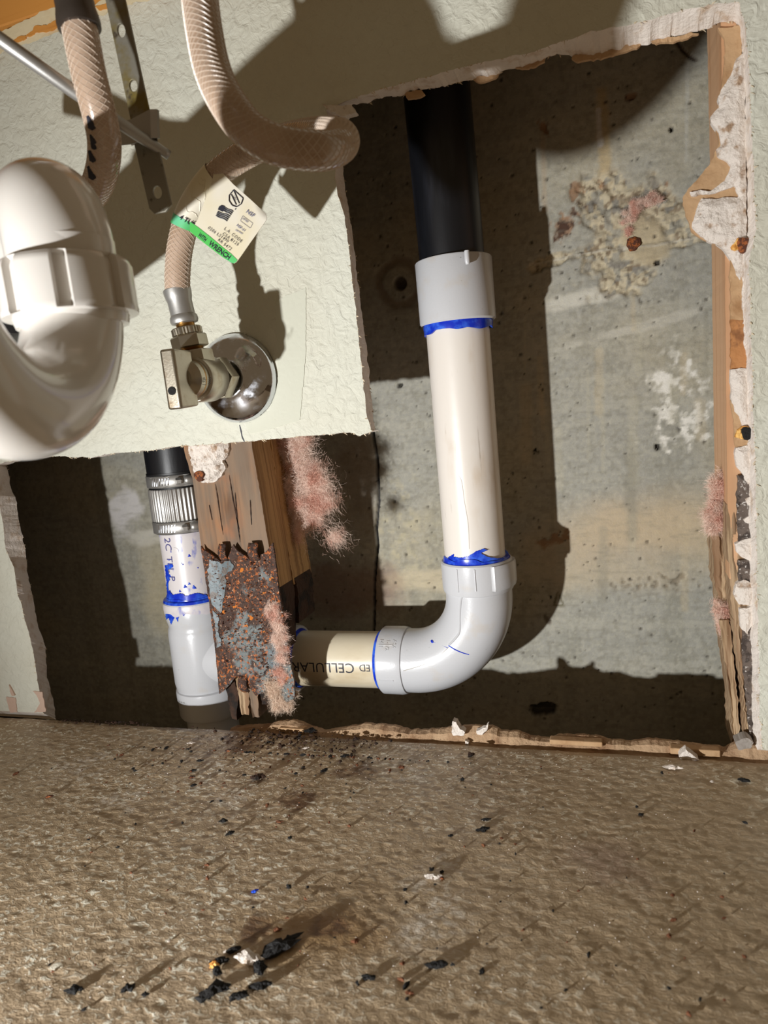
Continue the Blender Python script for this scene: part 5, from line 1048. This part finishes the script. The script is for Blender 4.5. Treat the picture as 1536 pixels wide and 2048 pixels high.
big = [(560, 1900, .0050, 'charred_chip', m_char, 'largest long black chip right of the white plaster crumb', 1.9, .9), (520, 1940, .0034, 'charred_chip', m_char, 'black chip just below the white plaster crumb', 1.3, 1.9), (520, 1974, .0032, 'charred_chip', m_char, 'black chip third down below the white crumb', 1.4, .3), (476, 1995, .0026, 'charred_chip', m_char, 'small black chip between two larger ones near the bottom edge', 1.6, .6), (430, 1985, .0045, 'charred_chip', m_char, 'thick black clump nearest the bottom edge', 1.3, .4), (408, 1998, .0030, 'charred_chip', m_char, 'black chip at the left side of the thick clump', 1.1, .2), (434, 1946, .0030, 'charred_chip', m_char, 'black chip under the rust coloured crumb', .9, 1.6), (438, 1925, .0028, 'charred_chip', m_char, 'black chip touching the rust coloured crumb', 1.5, .1), (468, 1902, .0026, 'charred_chip', m_char, 'black chip left of the white plaster crumb', 1.2, .4),
       (256, 1980, .0030, 'charred_chip', m_char, 'lone round black chip at lower left', 1.0, 0), (148, 1982, .0026, 'charred_chip', m_char, 'lone black chip farthest left near the bottom', 1.6, .2), (290, 1990, .0015, 'charred_chip', m_char, 'tiny black chip beside the lone round one', 1.2, 0), (873, 1933, .0030, 'charred_chip', m_char, 'flat black flake right of centre near the bottom', 1.7, .15), (738, 1957, .0020, 'charred_chip', m_char, 'black flake between the plaster crumb and the flat flake', 1.5, .1),
       (447, 1643, .0022, 'charred_chip', m_char, 'glossy black chip in the middle of the floor left of centre', 1.2, 0), (460, 1668, .0018, 'charred_chip', m_char, 'slim black chip just below the glossy one', 1.8, .8), (580, 1676, .0013, 'charred_chip', m_char, 'tiny black chip right of the glossy one', 1.2, 1.5), (648, 1542, .0020, 'charred_chip', m_char, 'black chip upright near the wall, left of the brown stain', 1.6, 1.0), (690, 1513, .0020, 'charred_chip', m_char, 'black chip close to the brown stain by the strip', 1.5, .4), (386, 1542, .0018, 'charred_chip', m_char, 'black chip below the rusty crumbs near the wall', 1.5, .2), (387, 1572, .0018, 'charred_chip', m_char, 'black chip second below the rusty crumbs', 1.3, .4), (400, 1522, .0016, 'charred_chip', m_char, 'black chip beside the small white chip near the wall', 1.8, .1),
       (965, 1660, .0022, 'charred_chip', m_char, 'winged black flake right of centre', 1.9, .25), (972, 1640, .0016, 'charred_chip', m_char, 'slim black flake just above the winged one', 1.8, .2), (901, 1672, .0013, 'charred_chip', m_char, 'small black flake left of the winged one', 1.2, 0), (863, 1740, .0014, 'charred_chip', m_char, 'black flake above the white crumb right of centre', 1.2, .8), (810, 1780, .0014, 'charred_chip', m_char, 'black flake left of the white crumb right of centre', .8, 0), (812, 1806, .0012, 'charred_chip', m_char, 'lowest small black flake left of the white crumb', 1.0, 0), (942, 1512, .0032, 'charred_chip', m_rot, 'dark brown rotten flake just in front of the broken strip', .8, .2), (1487, 1562, .0024, 'charred_chip', m_char, 'spiky dark crumb near the right edge by the wall', 1.4, -.2), (1282, 1630, .0013, 'charred_chip', m_char, 'dark crumb upper of two right of centre', 1.3, .4), (1274, 1614, .0010, 'charred_chip', m_char, 'dark crumb near the strip right of centre', 1.3, .2), (578, 1775, .0018, 'charred_chip', m_char, 'upright dark chip above the brown water stain', .8, 1.2), (516, 1557, .0042, 'rotten_chip', m_rot, 'broad dark brown rotten chip in front of the stud', 1.3, .1), (712, 1480, .0030, 'rotten_chip', m_rot, 'dark rotten crumb at the foot of the broken strip', .9, .1), (620, 1463, .0034, 'charred_chip', m_char, 'black crumb heap at the wall under the pipe', 1.5, .1),
       (497, 1919, .0042, 'plaster_crumb', m_gypw, 'white plaster crumb among the black chips', 1.6, -.2), (453, 1904, .0014, 'plaster_crumb', m_gypw, 'tiny cream crumb left of the black chips', 1, 0), (430, 1930, .0026, 'rust_crumb', m_orp, 'rust coloured crumb among the black chips', 1.1, .8), (866, 1755, .0026, 'plaster_crumb', m_gypw, 'lumpy white crumb right of centre', 1.7, .1), (884, 1757, .0012, 'rust_crumb', m_rustd, 'rusty speck beside the lumpy white crumb', 1.3, 0), (382, 1487, .0020, 'plaster_crumb', m_gypw, 'small white chip near the wall at left', 1.7, .2), (612, 1497, .0016, 'plaster_crumb', m_gypw, 'small white chip near the wall in front of the pipe', 1.6, .5), (456, 1503, .0026, 'rust_crumb', m_rust, 'orange rust crumb in front of the stud', 1.0, 0), (383, 1556, .0022, 'rust_crumb', m_rust, 'orange rust crumb left of the stud', 1.0, 0), (99, 1594, .0018, 'rust_crumb', m_rustd, 'rusty speck alone at far left', 1.5, .3), (338, 1882, .0010, 'plaster_crumb', m_gypw, 'single pale grain at left of the floor', 1, 0), (1345, 1537, .0030, 'plaster_crumb', m_gyp, 'flat cream paper scrap near the broken strip at right', 2.0, -.15), (1424, 1564, .0013, 'plaster_crumb', m_gypw, 'pale grain near the right edge', 1, 0), (510, 1783, .0014, 'cement_crumb', m_blue, 'blue cement crumb on the floor', 1.5, .6), (555, 1860, .0016, 'rust_crumb', m_brown, 'brown crumb above the black chips', 1.2, 0)]
for (a, b, r, nm, mt, lab, el, ang) in big: flake(a, b, r * .95, rs, nm, mt, lab, 'debris', None, .5, el, ang)
protos = []
for k in range(5):
    V, F = rock((0, 0, 0), .0008, rs, .6, 7)
    protos.append([mesh('wood_speck', V, F, mm) for mm in (m_char, m_brown)])
used = set()
for k in range(270):
    t = rs.rand()
    if t < .62: a, b = rs.normal(560, 170), 1460 + abs(rs.normal(0, 90))
    else: a, b = rs.uniform(40, 1500), rs.uniform(1500, 2030)
    if b < 1475 + a * .05: b = 1480 + a * .05
    i, j = rs.randint(5), rs.randint(2); pr = protos[i][j]
    o = pr if (i, j) not in used else pr.copy()
    if (i, j) in used: S.collection.objects.link(o)
    used.add((i, j)); p = on_floor(a, b); s = rs.choice([.5, .7, 1, 1.4], p=[.35, .3, .25, .1]); o.location = (p[0], p[1], .0003); o.scale = (s * rs.uniform(.8, 1.8), s, s * rs.uniform(1, 2.2)); o.rotation_euler = (0, 0, rs.uniform(0, 3))
    tag(o, 'tiny black wood speck scattered on the brown cabinet floor' if j == 0 else 'tiny brown wood speck scattered on the cabinet floor', 'debris', 'black specks on the floor' if j == 0 else 'brown specks on the floor')
for i in range(5):
    for j in range(2):
        if (i, j) not in used: bpy.data.objects.remove(protos[i][j])
rot = MB()
for k in range(520):
    t = rs.rand()
    if t < .25: a, b = rs.uniform(115, 300), 0; b = 1437 + (a - 115) * .05 + abs(rs.normal(0, 4))
    elif t < .8: a = rs.normal(560, 70); b = 1462 + (a - 560) * .05 + abs(rs.normal(0, 22))
    else: a = rs.normal(700, 50); b = 1476 + abs(rs.normal(0, 25))
    p = on_floor(a, b); q_ = rs.choice([.0003, .0005, .0008, .0014], p=[.4, .3, .22, .08]); rot.add(*rock((p[0], p[1], q_ * .3), q_, rs, .8, 6))
o = rot.build('rotten_crumbs', m_rot); tag(o, 'dark rotten wood crumbs heaped along the floor edge below the stud', 'debris', kind='stuff')
dust = MB()
for k in range(900):
    if rs.rand() < .6: a, b = rs.normal(620, 220), 1455 + abs(rs.normal(0, 90))
    else: a, b = rs.uniform(0, 1530), rs.uniform(1480, 2000)
    if b < 1440 + a * .058: b = 1446 + a * .058
    p = on_floor(a, b); r = rs.uniform(.00012, .00034); dust.add(*rock((p[0], p[1], .0003), r, rs, .8, 5))
o = dust.build('plaster_dust', m_gypw); tag(o, 'fine white plaster grit strewn over the cabinet floor near the wall', 'debris', kind='stuff')
